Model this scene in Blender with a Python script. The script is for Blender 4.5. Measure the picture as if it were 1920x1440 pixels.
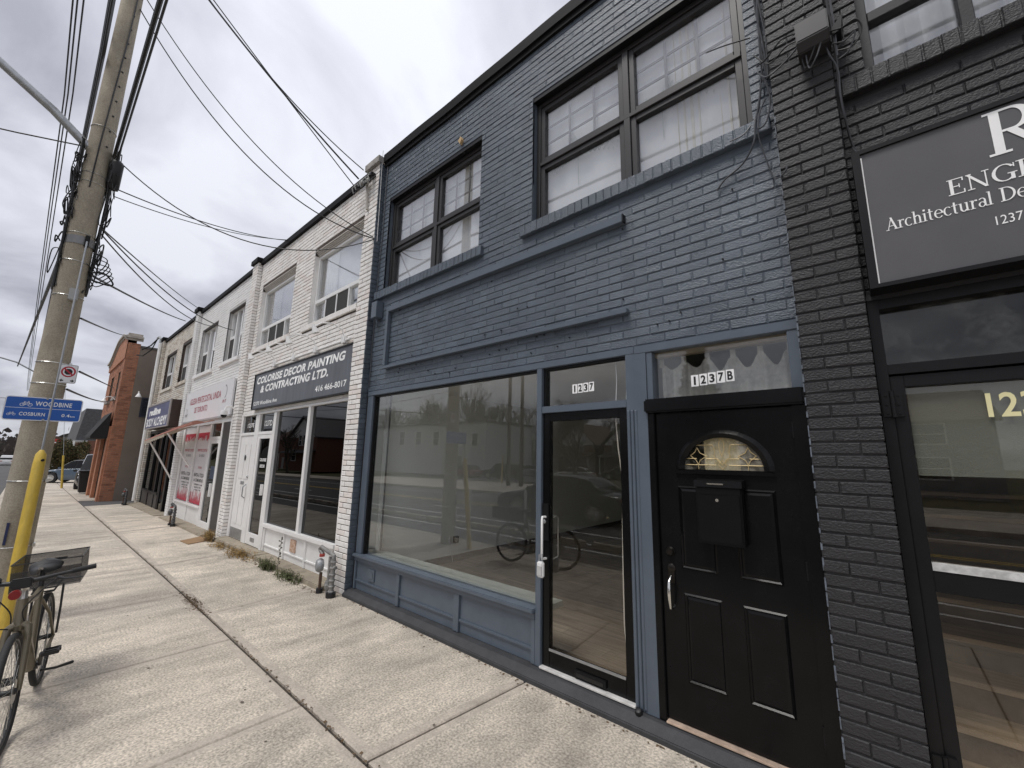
import bpy, bmesh, math, random
from mathutils import Vector, Matrix
random.seed(7)
RAD = math.radians
for o in list(bpy.data.objects): bpy.data.objects.remove(o)
SC = bpy.context.scene
COL = SC.collection

# ------------------------------------------------------------------ camera
CAM = Vector((0.0, -3.0, 1.74)); F_PX = 778.57
YAW, PITCH, ROLL = -0.71838762, 0.18070075, 0.01916965
fwd = Vector((math.sin(YAW)*math.cos(PITCH), math.cos(YAW)*math.cos(PITCH), math.sin(PITCH)))
rt0 = Vector((math.cos(YAW), -math.sin(YAW), 0)); up0 = rt0.cross(fwd)
rgt = math.cos(ROLL)*rt0 + math.sin(ROLL)*up0
upv = -math.sin(ROLL)*rt0 + math.cos(ROLL)*up0
cam = bpy.data.cameras.new('camera'); cam.sensor_width = 36; cam.lens = F_PX/1920*36
cam.clip_start = 0.05; cam.clip_end = 4000
camo = bpy.data.objects.new('camera', cam); COL.objects.link(camo)
mw = Matrix((rgt, upv, -fwd)).transposed().to_4x4(); mw.translation = CAM
camo.matrix_world = mw; SC.camera = camo
def pix(p):
    d = Vector(p)-CAM; z = d.dot(fwd)
    if z < .05: return None
    return 960+F_PX*d.dot(rgt)/z, 720-F_PX*d.dot(upv)/z
def visible(p, m=30):
    q = pix(p)
    return q is not None and -m < q[0] < 1920+m and -m < q[1] < 1440+m

# ------------------------------------------------------------------ sky, sun, exposure
SUN_EL, SUN_AZ = RAD(65), RAD(192)       # azimuth clockwise from +Y: high over the street
w = bpy.data.worlds.new('World'); SC.world = w; w.use_nodes = True
nt = w.node_tree; nt.nodes.clear()
def wn(t, **k):
    n = nt.nodes.new(t)
    for a, b in k.items(): setattr(n, a, b)
    return n
def wl(a, b): nt.links.new(a, b)
tc = wn('ShaderNodeTexCoord'); sep = wn('ShaderNodeSeparateXYZ'); wl(tc.outputs['Generated'], sep.inputs[0])
ab = wn('ShaderNodeMath', operation='MAXIMUM'); wl(sep.outputs[2], ab.inputs[0]); ab.inputs[1].default_value = 0.0
ad = wn('ShaderNodeMath', operation='ADD'); wl(ab.outputs[0], ad.inputs[0]); ad.inputs[1].default_value = 0.22
dx = wn('ShaderNodeMath', operation='DIVIDE'); wl(sep.outputs[0], dx.inputs[0]); wl(ad.outputs[0], dx.inputs[1])
dy = wn('ShaderNodeMath', operation='DIVIDE'); wl(sep.outputs[1], dy.inputs[0]); wl(ad.outputs[0], dy.inputs[1])
cb = wn('ShaderNodeCombineXYZ'); wl(dx.outputs[0], cb.inputs[0]); wl(dy.outputs[0], cb.inputs[1])
n1 = wn('ShaderNodeTexNoise'); n1.inputs['Scale'].default_value = 1.55; n1.inputs['Detail'].default_value = 7; n1.inputs['Roughness'].default_value = .52; n1.inputs['Distortion'].default_value = .35
wl(cb.outputs[0], n1.inputs['Vector'])
rp = wn('ShaderNodeValToRGB'); e = rp.color_ramp.elements
e[0].position = .36; e[0].color = (.33, .335, .385, 1)
e[1].position = .60; e[1].color = (.665, .68, .735, 1)
m_ = rp.color_ramp.elements.new(.475); m_.color = (.50, .508, .568, 1)
wl(n1.outputs['Fac'], rp.inputs[0])
gr = wn('ShaderNodeMapRange'); wl(ab.outputs[0], gr.inputs[0]); gr.inputs[1].default_value = 0; gr.inputs[2].default_value = 1; gr.inputs[3].default_value = .80; gr.inputs[4].default_value = 1.22
mu = wn('ShaderNodeVectorMath', operation='SCALE'); wl(rp.outputs[0], mu.inputs[0]); wl(gr.outputs[0], mu.inputs['Scale'])
bgc = wn('ShaderNodeBackground'); wl(mu.outputs[0], bgc.inputs[0]); bgc.inputs[1].default_value = 1.0
sky = wn('ShaderNodeTexSky', sky_type='NISHITA', sun_disc=False, sun_elevation=SUN_EL, sun_rotation=SUN_AZ)
bgs = wn('ShaderNodeBackground'); wl(sky.outputs[0], bgs.inputs[0]); bgs.inputs[1].default_value = .06
mx = wn('ShaderNodeMixShader'); mx.inputs[0].default_value = .92
wl(bgs.outputs[0], mx.inputs[1]); wl(bgc.outputs[0], mx.inputs[2])
wo = wn('ShaderNodeOutputWorld'); wl(mx.outputs[0], wo.inputs[0])
sl = bpy.data.lights.new('sun', 'SUN'); sl.energy = 1.5; sl.angle = RAD(20); sl.color = (1, .965, .91)
so = bpy.data.objects.new('sun', sl); COL.objects.link(so)
sdir = Vector((math.sin(SUN_AZ)*math.cos(SUN_EL), math.cos(SUN_AZ)*math.cos(SUN_EL), math.sin(SUN_EL)))
so.rotation_euler = sdir.to_track_quat('Z', 'Y').to_euler(); so.location = sdir*60
vs = SC.view_settings; vs.view_transform = 'Standard'; vs.look = 'None'; vs.exposure = 0.48; vs.gamma = 1; vs.use_curve_mapping = False
SC.cycles.max_bounces = 12; SC.cycles.diffuse_bounces = 8; SC.cycles.transparent_max_bounces = 24

# ------------------------------------------------------------------ materials
MATS = {}
def M(name, col=(.5,.5,.5), rough=.6, metal=0, var=.12, scale=6, bump=0, bscale=60, bdist=.003, stretch=(1,1,1), spec=.5, speck=0, spscale=200, coat=0, local=False, trans=0, dirt=None, stain=None):
    if name in MATS: return MATS[name]
    m = bpy.data.materials.new(name); m.use_nodes = True
    t = m.node_tree; N = t.nodes; L = t.links
    b = N['Principled BSDF']
    b.inputs['Roughness'].default_value = rough; b.inputs['Metallic'].default_value = metal
    b.inputs['Specular IOR Level'].default_value = spec
    if coat: b.inputs['Coat Weight'].default_value = coat; b.inputs['Coat Roughness'].default_value = .12
    if local: src = N.new('ShaderNodeTexCoord').outputs['Object']
    else: src = N.new('ShaderNodeNewGeometry').outputs['Position']
    mp = N.new('ShaderNodeMapping'); mp.inputs['Scale'].default_value = stretch; L.new(src, mp.inputs[0])
    n = N.new('ShaderNodeTexNoise'); n.inputs['Scale'].default_value = scale; n.inputs['Detail'].default_value = 5; n.inputs['Roughness'].default_value = .6
    L.new(mp.outputs[0], n.inputs['Vector'])
    r = N.new('ShaderNodeValToRGB')
    r.color_ramp.elements[0].position = .3; r.color_ramp.elements[1].position = .7
    c2 = dirt if dirt else tuple(c*(1-var) for c in col)
    r.color_ramp.elements[0].color = (*c2, 1); r.color_ramp.elements[1].color = (*(min(1, c*(1+var*.6)) for c in col), 1)
    L.new(n.outputs['Fac'], r.inputs[0]); out = r.outputs[0]
    if speck:
        s = N.new('ShaderNodeTexNoise'); s.inputs['Scale'].default_value = spscale; s.inputs['Detail'].default_value = 3; L.new(src, s.inputs['Vector'])
        rr = N.new('ShaderNodeMapRange'); rr.inputs[1].default_value = .3; rr.inputs[2].default_value = .7; rr.inputs[3].default_value = 1-speck; rr.inputs[4].default_value = 1+speck
        L.new(s.outputs['Fac'], rr.inputs[0])
        mm = N.new('ShaderNodeVectorMath'); mm.operation = 'SCALE'; L.new(out, mm.inputs[0]); L.new(rr.outputs[0], mm.inputs['Scale']); out = mm.outputs[0]
    if stain:   # broad worn patches: (scale, darkest, lightest, stretch)
        sm2 = N.new('ShaderNodeMapping'); sm2.inputs['Scale'].default_value = stain[3]; L.new(src, sm2.inputs[0])
        for sc_, lo, hi in ((stain[0], stain[1], stain[2]), (stain[0]*6.3, .5+stain[1]*.5, .5+stain[2]*.5)):
            s = N.new('ShaderNodeTexNoise'); s.inputs['Scale'].default_value = sc_; s.inputs['Detail'].default_value = 7; s.inputs['Roughness'].default_value = .68; s.inputs['Distortion'].default_value = .6; L.new(sm2.outputs[0], s.inputs['Vector'])
            rr = N.new('ShaderNodeMapRange'); rr.inputs[1].default_value = .32; rr.inputs[2].default_value = .68; rr.inputs[3].default_value = lo; rr.inputs[4].default_value = hi; L.new(s.outputs['Fac'], rr.inputs[0])
            mm = N.new('ShaderNodeVectorMath'); mm.operation = 'SCALE'; L.new(out, mm.inputs[0]); L.new(rr.outputs[0], mm.inputs['Scale']); out = mm.outputs[0]
    L.new(out, b.inputs['Base Color'])
    if bump:
        bn = N.new('ShaderNodeTexNoise'); bn.inputs['Scale'].default_value = bscale; bn.inputs['Detail'].default_value = 4; L.new(mp.outputs[0], bn.inputs['Vector'])
        bp = N.new('ShaderNodeBump'); bp.inputs['Strength'].default_value = bump; bp.inputs['Distance'].default_value = bdist
        L.new(bn.outputs['Fac'], bp.inputs['Height']); L.new(bp.outputs[0], b.inputs['Normal'])
    if trans:
        ts = N.new('ShaderNodeBsdfTransparent'); ms = N.new('ShaderNodeMixShader'); ms.inputs[0].default_value = trans
        L.new(b.outputs[0], ms.inputs[1]); L.new(ts.outputs[0], ms.inputs[2]); L.new(ms.outputs[0], N['Material Output'].inputs[0])
    MATS[name] = m; return m
def GLASS(name, tint=(.93,.95,.94), ior=1.52, rough=0.0, dirt=0.0, dcol=(.5,.5,.48), boost=1.0):
    if name in MATS: return MATS[name]
    m = bpy.data.materials.new(name); m.use_nodes = True
    t = m.node_tree; N = t.nodes; L = t.links; N.remove(N['Principled BSDF'])
    tr = N.new('ShaderNodeBsdfTransparent'); tr.inputs[0].default_value = (*tint, 1)
    gl = N.new('ShaderNodeBsdfGlossy'); gl.inputs['Roughness'].default_value = rough
    fr = N.new('ShaderNodeFresnel'); fr.inputs[0].default_value = ior
    geo = N.new('ShaderNodeNewGeometry')
    io = N.new('ShaderNodeMapRange'); io.inputs[3].default_value = ior; io.inputs[4].default_value = 1/ior; L.new(geo.outputs['Backfacing'], io.inputs[0]); L.new(io.outputs[0], fr.inputs[0])   # same pane seen from either side
    mm = N.new('ShaderNodeMath'); mm.operation = 'MULTIPLY'; mm.inputs[1].default_value = boost; mm.use_clamp = True; L.new(fr.outputs[0], mm.inputs[0])
    mx = N.new('ShaderNodeMixShader'); L.new(mm.outputs[0], mx.inputs[0]); L.new(tr.outputs[0], mx.inputs[1]); L.new(gl.outputs[0], mx.inputs[2])
    out = mx.outputs[0]
    if dirt:
        df = N.new('ShaderNodeBsdfDiffuse'); df.inputs[0].default_value = (*dcol, 1)
        dn = N.new('ShaderNodeTexNoise'); dn.inputs['Scale'].default_value = 7; dn.inputs['Detail'].default_value = 8; dn.inputs['Roughness'].default_value = .7; L.new(geo.outputs['Position'], dn.inputs['Vector'])
        mr = N.new('ShaderNodeMapRange'); mr.inputs[1].default_value = .45; mr.inputs[2].default_value = .75; mr.inputs[3].default_value = 0; mr.inputs[4].default_value = dirt; L.new(dn.outputs['Fac'], mr.inputs[0])
        m2 = N.new('ShaderNodeMixShader'); L.new(mr.outputs[0], m2.inputs[0]); L.new(out, m2.inputs[1]); L.new(df.outputs[0], m2.inputs[2]); out = m2.outputs[0]
    L.new(out, N['Material Output'].inputs[0]); MATS[name] = m; return m

# ------------------------------------------------------------------ mesh builder
def curve(pts, k=5):
    # Catmull-Rom through the points
    P = [Vector(p) for p in pts]; out = []
    for i in range(len(P)-1):
        a, b, c, d = P[max(i-1,0)], P[i], P[i+1], P[min(i+2,len(P)-1)]
        for q in range(k):
            t = q/k; out.append(.5*((2*b)+(c-a)*t+(2*a-5*b+4*c-d)*t*t+(3*b-a-3*c+d)*t*t*t))
    return out+[P[-1]]
class MB:
    def __init__(s): s.v = []; s.f = []
    def add(s, vs, fs):
        k = len(s.v); s.v += [tuple(v) for v in vs]; s.f += [tuple(i+k for i in f) for f in fs]; return s
    def box(s, x0, x1, y0, y1, z0, z1):
        return s.add([(x0,y0,z0),(x1,y0,z0),(x1,y1,z0),(x0,y1,z0),(x0,y0,z1),(x1,y0,z1),(x1,y1,z1),(x0,y1,z1)],
                     [(0,3,2,1),(4,5,6,7),(0,1,5,4),(1,2,6,5),(2,3,7,6),(3,0,4,7)])
    def cbox(s, x0, x1, y0, y1, z0, z1, c=.004):
        # box with a chamfered front (-y) face: the look of a moulded edge
        s.add([(x0,y1,z0),(x1,y1,z0),(x1,y1,z1),(x0,y1,z1),(x0,y0+c,z0),(x1,y0+c,z0),(x1,y0+c,z1),(x0,y0+c,z1),
               (x0+c,y0,z0+c),(x1-c,y0,z0+c),(x1-c,y0,z1-c),(x0+c,y0,z1-c)],
              [(8,9,10,11),(4,5,9,8),(5,6,10,9),(6,7,11,10),(7,4,8,11),(0,1,5,4),(1,2,6,5),(2,3,7,6),(3,0,4,7),(3,2,1,0)])
        return s
    def quad(s, a, b, c, d): return s.add([a,b,c,d], [(0,1,2,3)])
    def prism(s, poly, axis, a, b):
        # poly of 2-D points extruded along axis ('x','y','z') from a to b
        n = len(poly)
        def P(p, t):
            if axis == 'x': return (t, p[0], p[1])
            if axis == 'y': return (p[0], t, p[1])
            return (p[0], p[1], t)
        vs = [P(p, a) for p in poly]+[P(p, b) for p in poly]
        fs = [tuple(range(n)), tuple(range(2*n-1, n-1, -1))]+[(i, i+n, (i+1) % n+n, (i+1) % n) for i in range(n)]
        return s.add(vs, fs)
    def tube(s, pts, r, n=8, cap=True, closed=False):
        pts = [Vector(p) for p in pts]; m = len(pts)
        rs = r if isinstance(r, (list, tuple)) else [r]*m
        rings = []; prev = None
        for i, p in enumerate(pts):
            if closed: d = pts[(i+1) % m]-pts[i-1]
            else: d = pts[min(i+1, m-1)]-pts[max(i-1, 0)]
            if d.length < 1e-9: d = Vector((0,0,1))
            d.normalize()
            if prev is None:
                a = Vector((0,0,1)) if abs(d.z) < .9 else Vector((1,0,0)); u = d.cross(a).normalized()
            else:
                u = prev-d*prev.dot(d); u = u.normalized() if u.length > 1e-6 else d.orthogonal().normalized()
            prev = u; vv = d.cross(u)
            rings.append([p+rs[i]*(math.cos(2*math.pi*k/n)*u+math.sin(2*math.pi*k/n)*vv) for k in range(n)])
        vs = [q for rg in rings for q in rg]; fs = []
        for i in range(m if closed else m-1):
            j = (i+1) % m
            for k in range(n): fs.append((i*n+k, i*n+(k+1) % n, j*n+(k+1) % n, j*n+k))
        if cap and not closed: fs += [tuple(range(n-1, -1, -1)), tuple((m-1)*n+k for k in range(n))]
        return s.add(vs, fs)
    def lathe(s, prof, c, axis=(0,0,1), n=20, cap=True):
        # prof: (radius, height along axis) pairs
        ax = Vector(axis).normalized(); u = ax.orthogonal().normalized(); v = ax.cross(u); c = Vector(c)
        vs = []; fs = []
        for r, h in prof:
            for k in range(n): a = 2*math.pi*k/n; vs.append(c+ax*h+(u*math.cos(a)+v*math.sin(a))*r)
        m = len(prof)
        for i in range(m-1):
            for k in range(n): fs.append((i*n+k, i*n+(k+1) % n, (i+1)*n+(k+1) % n, (i+1)*n+k))
        if cap: fs += [tuple(range(n-1, -1, -1)), tuple((m-1)*n+k for k in range(n))]
        return s.add(vs, fs)
    def grid(s, fn, nu, nv):
        vs = [fn(i/nu, j/nv) for j in range(nv+1) for i in range(nu+1)]
        fs = [(j*(nu+1)+i, j*(nu+1)+i+1, (j+1)*(nu+1)+i+1, (j+1)*(nu+1)+i) for j in range(nv) for i in range(nu)]
        return s.add(vs, fs)
    def build(s, name, mat, parent=None, smooth=False, bevel=0, recalc=True):
        me = bpy.data.meshes.new(name); me.from_pydata(s.v, [], s.f)
        if recalc or bevel:
            bm = bmesh.new(); bm.from_mesh(me)
            if bevel:
                bmesh.ops.remove_doubles(bm, verts=bm.verts, dist=1e-6)
                es = [e_ for e_ in bm.edges if len(e_.link_faces) == 2 and e_.calc_face_angle(0) > .6]
                bmesh.ops.bevel(bm, geom=es, offset=bevel, segments=2, affect='EDGES', clamp_overlap=True)
            bmesh.ops.recalc_face_normals(bm, faces=bm.faces); bm.to_mesh(me); bm.free()
        if smooth:
            for p in me.polygons: p.use_smooth = True
            try: me.set_sharp_from_angle(angle=RAD(38))
            except Exception: pass
        me.materials.append(mat)
        return link(name, me, parent)
def link(name, me, parent=None):
    o = bpy.data.objects.new(name, me); COL.objects.link(o)
    if parent is not None:
        o.parent = parent
        if parent.type == 'EMPTY': o.matrix_parent_inverse = Matrix.Translation(-Vector(parent.location))
    return o
def tag(o, label=None, cat=None, group=None, kind=None):
    if label: o['label'] = label
    if cat: o['category'] = cat
    if group: o['group'] = group
    if kind: o['kind'] = kind
    return o
def thing(name, label, cat, loc=(0,0,0), group=None):
    o = bpy.data.objects.new(name, None); COL.objects.link(o); o.location = loc; o.empty_display_size = .1
    return tag(o, label, cat, group)
def copy_tree(o, parent=None):
    c = o.copy(); COL.objects.link(c); c.parent = parent
    for ch in list(o.children): copy_tree(ch, c)
    return c
def part(name, mat, parent, *boxes, bevel=0):
    m = MB()
    for b in boxes: m.box(*b)
    return m.build(name, mat, parent, bevel=bevel)
def struct(o): o['kind'] = 'structure'; return o
def gz(x): return -0.009*max(0.0, min(-x, 90.0)-8.0)

# lettering with the built-in font, fitted into a box on a plane facing -y (or along a frame u,v,n)
def text_mesh(body, shear=0, bold=0.0, spacing=1.0):
    cu = bpy.data.curves.new('t', 'FONT'); cu.body = body; cu.size = 1; cu.shear = shear; cu.offset = bold; cu.resolution_u = 3; cu.space_character = spacing
    ob = bpy.data.objects.new('t', cu); COL.objects.link(ob)
    dg = bpy.context.evaluated_depsgraph_get(); ev = ob.evaluated_get(dg)
    me = bpy.data.meshes.new_from_object(ev); bpy.data.objects.remove(ob); bpy.data.curves.remove(cu)
    return me
def lettering(body, mat, o, u, v, wd, ht, parent, shear=0, bold=0.02, spacing=1.0, name='lettering'):
    # o: lower-left corner; u, v: unit directions of reading and of up; fitted to wd x ht
    me = text_mesh(body, shear, bold, spacing); xs = [q.co.x for q in me.vertices]; ys = [q.co.y for q in me.vertices]
    x0, x1, y0, y1 = min(xs), max(xs), min(ys), max(ys); o, u, v = Vector(o), Vector(u), Vector(v)
    for q in me.vertices:
        q.co = o+u*((q.co.x-x0)/(x1-x0)*wd)+v*((q.co.y-y0)/(y1-y0)*ht)
    me.materials.clear(); me.materials.append(mat)
    return link(name, me, parent)
def facetext(body, mat, x0, x1, z0, z1, y, parent, **k):
    return lettering(body, mat, (x0, y, z0), (1,0,0), (0,0,1), x1-x0, z1-z0, parent, **k)

# ------------------------------------------------------------------ brickwork
def brick_mesh(name, L, H, D, c=.005, jit=.0018, mat=None):
    # unit brick: x 0..L, z 0..H, front face at y=0, chamfered
    r = lambda: random.uniform(-jit, jit)
    v = [(0,D,0),(L,D,0),(L,D,H),(0,D,H),(0,c,0),(L,c,0),(L,c,H),(0,c,H),
         (c+r()*2,r(),c+r()),(L-c+r()*2,r(),c+r()),(L-c+r()*2,r(),H-c+r()),(c+r()*2,r(),H-c+r())]
    f = [(8,9,10,11),(4,5,9,8),(5,6,10,9),(6,7,11,10),(7,4,8,11),(0,1,5,4),(1,2,6,5),(2,3,7,6),(3,0,4,7)]
    me = bpy.data.meshes.new(name); me.from_pydata(v, [], f)
    if mat: me.materials.append(mat)
    return me
def brick_rects(x0, x1, z0, z1, holes, course=.0703, length=.2225, joint=.0095, phase=0.0, head=None):
    hj = joint if head is None else head
    out = []; n = int(round((z1-z0)/course)); ch = (z1-z0)/n
    for i in range(n):
        za = z0+i*ch+joint/2; zb = z0+(i+1)*ch-joint/2
        spans = [(x0, x1)]
        for (hx0, hx1, hz0, hz1) in holes:
            if zb > hz0+.002 and za < hz1-.002:
                ns = []
                for a, b in spans:
                    if hx1 <= a or hx0 >= b: ns.append((a, b)); continue
                    if hx0 > a: ns.append((a, hx0))
                    if hx1 < b: ns.append((hx1, b))
                spans = ns
        off = phase+(length/2 if i % 2 else 0)
        for a, b in spans:
            k = math.floor((a-off)/length)
            while off+k*length < b-1e-6:
                s = max(a, off+k*length); t = min(b, off+(k+1)*length); k += 1
                if t-s < .03: continue
                sj = hj/2 if s > a+1e-6 else 0; tj = hj/2 if t < b-1e-6 else 0
                out.append((s+sj, t-tj, za, zb))
    return out
def lay_bricks(parent, rects, mats, y=0.0, depth=.03, n_obj=300, axis='x', name='brick', var=4, mini=0):
    # the nearest n_obj bricks that the photo shows as objects, the rest joined; axis 'y': bricks of a face looking along +x at x=y
    L, H = .213, .0608
    if axis == 'x': cen = lambda r: Vector(((r[0]+r[1])/2, y, (r[2]+r[3])/2))
    else: cen = lambda r: Vector((y, (r[0]+r[1])/2, (r[2]+r[3])/2))
    rects = sorted(rects, key=lambda r: (0 if visible(cen(r), 0) else 1, (cen(r)-CAM).length))
    vs = {}
    for i, m in enumerate(mats): vs[i] = [brick_mesh('brick', L, H, depth, mat=m) for _ in range(var)]
    rest = {i: MB() for i in range(len(mats))}
    for k, r in enumerate(rects):
        mi = random.choices(range(len(mats)), [6]+[1.6]*(len(mats)-1))[0]
        dy = random.uniform(-.002, .002)
        if k < n_obj and visible(cen(r), 10):
            o = bpy.data.objects.new(name, random.choice(vs[mi])); COL.objects.link(o); o.parent = parent
            o.matrix_parent_inverse = Matrix.Translation(-Vector(parent.location)) if parent.type == 'EMPTY' else Matrix()
            o.scale = ((r[1]-r[0])/L, 1, (r[3]-r[2])/H)
            if axis == 'x': o.location = (r[0], y+dy, r[2])
            else: o.location = (y-dy, r[0], r[2]); o.rotation_euler = (0, 0, math.pi/2)
            if axis == 'x': o.rotation_euler = (0, random.gauss(0, .0022), random.gauss(0, .004))
        else:
            me = random.choice(vs[mi]); sx = (r[1]-r[0])/L; sz = (r[3]-r[2])/H
            if axis == 'x': pts = [(r[0]+q.co.x*sx, y+dy+q.co.y, r[2]+q.co.z*sz) for q in me.vertices]
            else: pts = [(y-dy-q.co.y, r[0]+q.co.x*sx, r[2]+q.co.z*sz) for q in me.vertices]
            rest[mi].add(pts, [tuple(p.vertices) for p in me.polygons])
    for i, mb in rest.items():
        if mb.v: tag(mb.build('brickwork', mats[i], parent, recalc=False), kind='stuff')
def holed_wall(x0, x1, z0, z1, holes, y0, y1, mat, name, parent):
    # a wall slab with rectangular openings; front y0, back y1
    xs = sorted({x0, x1, *[h for a in holes for h in a[:2]]}); zs = sorted({z0, z1, *[h for a in holes for h in a[2:]]})
    xs = [x for x in xs if x0 <= x <= x1]; zs = [z for z in zs if z0 <= z <= z1]
    m = MB(); solid = {}
    for i in range(len(xs)-1):
        for j in range(len(zs)-1):
            cx, cz = (xs[i]+xs[i+1])/2, (zs[j]+zs[j+1])/2
            solid[i, j] = not any(a < cx < b and c < cz < d for a, b, c, d in holes)
    for (i, j), s in solid.items():
        if not s: continue
        a, b, c, d = xs[i], xs[i+1], zs[j], zs[j+1]
        m.quad((a,y0,c),(b,y0,c),(b,y0,d),(a,y0,d)); m.quad((b,y1,c),(a,y1,c),(a,y1,d),(b,y1,d))
        if not solid.get((i-1, j)): m.quad((a,y1,c),(a,y0,c),(a,y0,d),(a,y1,d))
        if not solid.get((i+1, j)): m.quad((b,y0,c),(b,y1,c),(b,y1,d),(b,y0,d))
        if not solid.get((i, j-1)): m.quad((a,y1,c),(b,y1,c),(b,y0,c),(a,y0,c))
        if not solid.get((i, j+1)): m.quad((a,y0,d),(b,y0,d),(b,y1,d),(a,y1,d))
    return m.build(name, mat, parent, recalc=False)
def rowlock(parent, x0, x1, z0, z1, y0, y1, mats, w=.0735, name='sill_brick'):
    n = max(1, int(round((x1-x0)/w))); ww = (x1-x0)/n
    mes = [brick_mesh('sill_brick', ww-.006, z1-z0, y1-y0, mat=random.choice(mats)) for _ in range(3)]
    for i in range(n):
        o = bpy.data.objects.new(name, random.choice(mes)); COL.objects.link(o); o.parent = parent
        o.matrix_parent_inverse = Matrix.Translation(-Vector(parent.location))
        o.location = (x0+i*ww+.003, y0+random.uniform(-.003, .003), z0)
    MB().box(x0+.002, x1-.002, y0+.007, y1, z0+.003, z1-.004).build('sill_bed', mats[0], parent)
# ------------------------------------------------------------------ palette
BLUE = M('blue_brick_paint', (.094,.117,.147), .42, var=.12, scale=3, stain=(1.1,.82,1.14,(1,1,.35)), bump=1.0, bscale=75, bdist=.007, stretch=(1,1,1.5))
BLUE2 = M('blue_brick_paint_b', (.086,.107,.136), .45, var=.14, scale=3, stain=(1.1,.82,1.14,(1,1,.35)), bump=1.0, bscale=65, bdist=.008, stretch=(1,1,1.5))
BLUE3 = M('blue_brick_paint_c', (.108,.132,.162), .38, var=.16, scale=5, stain=(1.1,.82,1.14,(1,1,.35)), bump=1.0, bscale=60, bdist=.008, stretch=(1,1,1.5))
BLUEJ = M('blue_mortar_paint', (.083,.103,.131), .55, var=.15, scale=9, bump=.4, bscale=60, bdist=.004)
BTRIM = M('blue_trim_paint', (.096,.119,.150), .40, var=.10, scale=5, bump=.15, bscale=40, bdist=.001)
DARK = M('charcoal_brick_paint', (.033,.0325,.035), .45, var=.12, scale=4, bump=1.0, bscale=75, bdist=.007, stretch=(1,1,1.5), spec=.35)
DARK2 = M('charcoal_brick_paint_b', (.030,.0295,.032), .5, var=.15, scale=4, bump=1.0, bscale=65, bdist=.008, stretch=(1,1,1.5), spec=.35)
DARKJ = M('charcoal_mortar_paint', (.025,.0245,.027), .6, var=.15, scale=9, bump=.4, bscale=60)
BLACK = M('black_gloss_paint', (.005,.005,.0055), .22, var=.3, scale=6, bump=.16, bscale=26, bdist=.0015, spec=.20)
BLACKF = M('black_flat_metal', (.008,.008,.009), .4, var=.2, scale=8, spec=.25)
SASH = M('dark_bronze_frame', (.024,.022,.0225), .4, var=.08, scale=5)
FLASH = M('black_metal_flashing', (.011,.0105,.011), .6, var=.25, scale=4, bump=.25, bscale=9, bdist=.006, spec=.10)
PLINTH = M('dark_painted_concrete', (.042,.043,.047), .7, var=.25, scale=9, bump=.5, bscale=50, bdist=.004, speck=.25)
WBRICK = M('white_brick', (.86,.84,.81), .6, var=.10, scale=2.5, bump=.3, bscale=90, bdist=.002, speck=.08, spscale=90)
WBRICK2 = M('pinkish_white_brick', (.82,.76,.715), .62, var=.12, scale=3, bump=.3, bscale=90, bdist=.002)
WMORT = M('brown_mortar', (.085,.062,.05), .85, var=.25, scale=8, bump=.4)
CBRICK = M('white_painted_brick', (.83,.825,.81), .55, var=.07, scale=2, bump=.3, bscale=80, bdist=.003)
CMORT = M('white_painted_mortar', (.55,.545,.53), .7, var=.12, scale=6)
DBRICK = M('cream_brick', (.70,.655,.58), .65, var=.16, scale=3, bump=.3, bscale=90)
DBRICK2 = M('tan_brick', (.58,.51,.42), .65, var=.2, scale=3, bump=.3, bscale=90)
RBRICK = M('orange_red_brick', (.44,.195,.11), .75, var=.28, scale=5, bump=.3, bscale=80)
RBRICK2 = M('brown_red_brick', (.32,.13,.075), .75, var=.28, scale=5, bump=.3, bscale=80)
RMORT = M('grey_brown_mortar', (.26,.20,.16), .85, var=.2)
STUCCO = M('brown_stucco', (.225,.185,.15), .9, var=.10, scale=1.2, bump=.5, bscale=70, bdist=.004)
STONE = M('weathered_stone_cap', (.34,.32,.30), .8, var=.35, scale=9, bump=.4, bscale=40, speck=.2, spscale=60)
WHITE = M('white_paint', (.84,.835,.82), .4, var=.06, scale=3, bump=.08, bscale=30, bdist=.001)
WHITE2 = M('white_vinyl', (.80,.80,.79), .35, var=.03)
CONC = M('concrete', (.54,.48,.40), .85, var=.24, scale=2.6, bump=.6, bscale=70, bdist=.005, speck=.42, spscale=62, stretch=(1.9,.42,1), stain=(.75,.70,1.18,(1.2,.8,1)))
CONC2 = M('concrete_light', (.59,.525,.435), .85, var=.24, scale=1.9, bump=.6, bscale=70, bdist=.005, speck=.42, spscale=55, stretch=(1.5,.6,1), stain=(.8,.72,1.18,(1.1,.8,1)))
CONC3 = M('concrete_grey', (.49,.44,.37), .85, var=.24, scale=2.4, bump=.6, bscale=70, bdist=.005, speck=.42, spscale=66, stretch=(1.9,.42,1), stain=(.75,.70,1.18,(1.2,.8,1)))
CONCM = M('concrete_tooled_edge', (.46,.405,.34), .8, var=.22, scale=6, bump=.25, bscale=60, bdist=.003, speck=.2, spscale=70)
STEP = M('worn_step_concrete', (.32,.275,.21), .85, var=.3, scale=5, bump=.4, bscale=60, speck=.2)
SOIL = M('dark_joint_soil', (.06,.05,.04), .95, var=.4, scale=20, bump=.5)
ASPH = M('asphalt', (.075,.074,.073), .85, var=.2, scale=.8, bump=.5, bscale=160, bdist=.004, speck=.3, spscale=140)
PAINTW = M('road_paint_white', (.70,.70,.68), .6, var=.25, scale=7)
PAINTY = M('road_paint_yellow', (.62,.42,.06), .6, var=.2, scale=7)
GRASSM = M('verge_grass', (.09,.085,.035), .95, var=.4, scale=3, bump=.8, bscale=60, bdist=.02)
YEL = M('yellow_plastic', (.70,.49,.075), .45, var=.10, scale=6, stain=(5,.72,1.06,(1,1,.25)))
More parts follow.
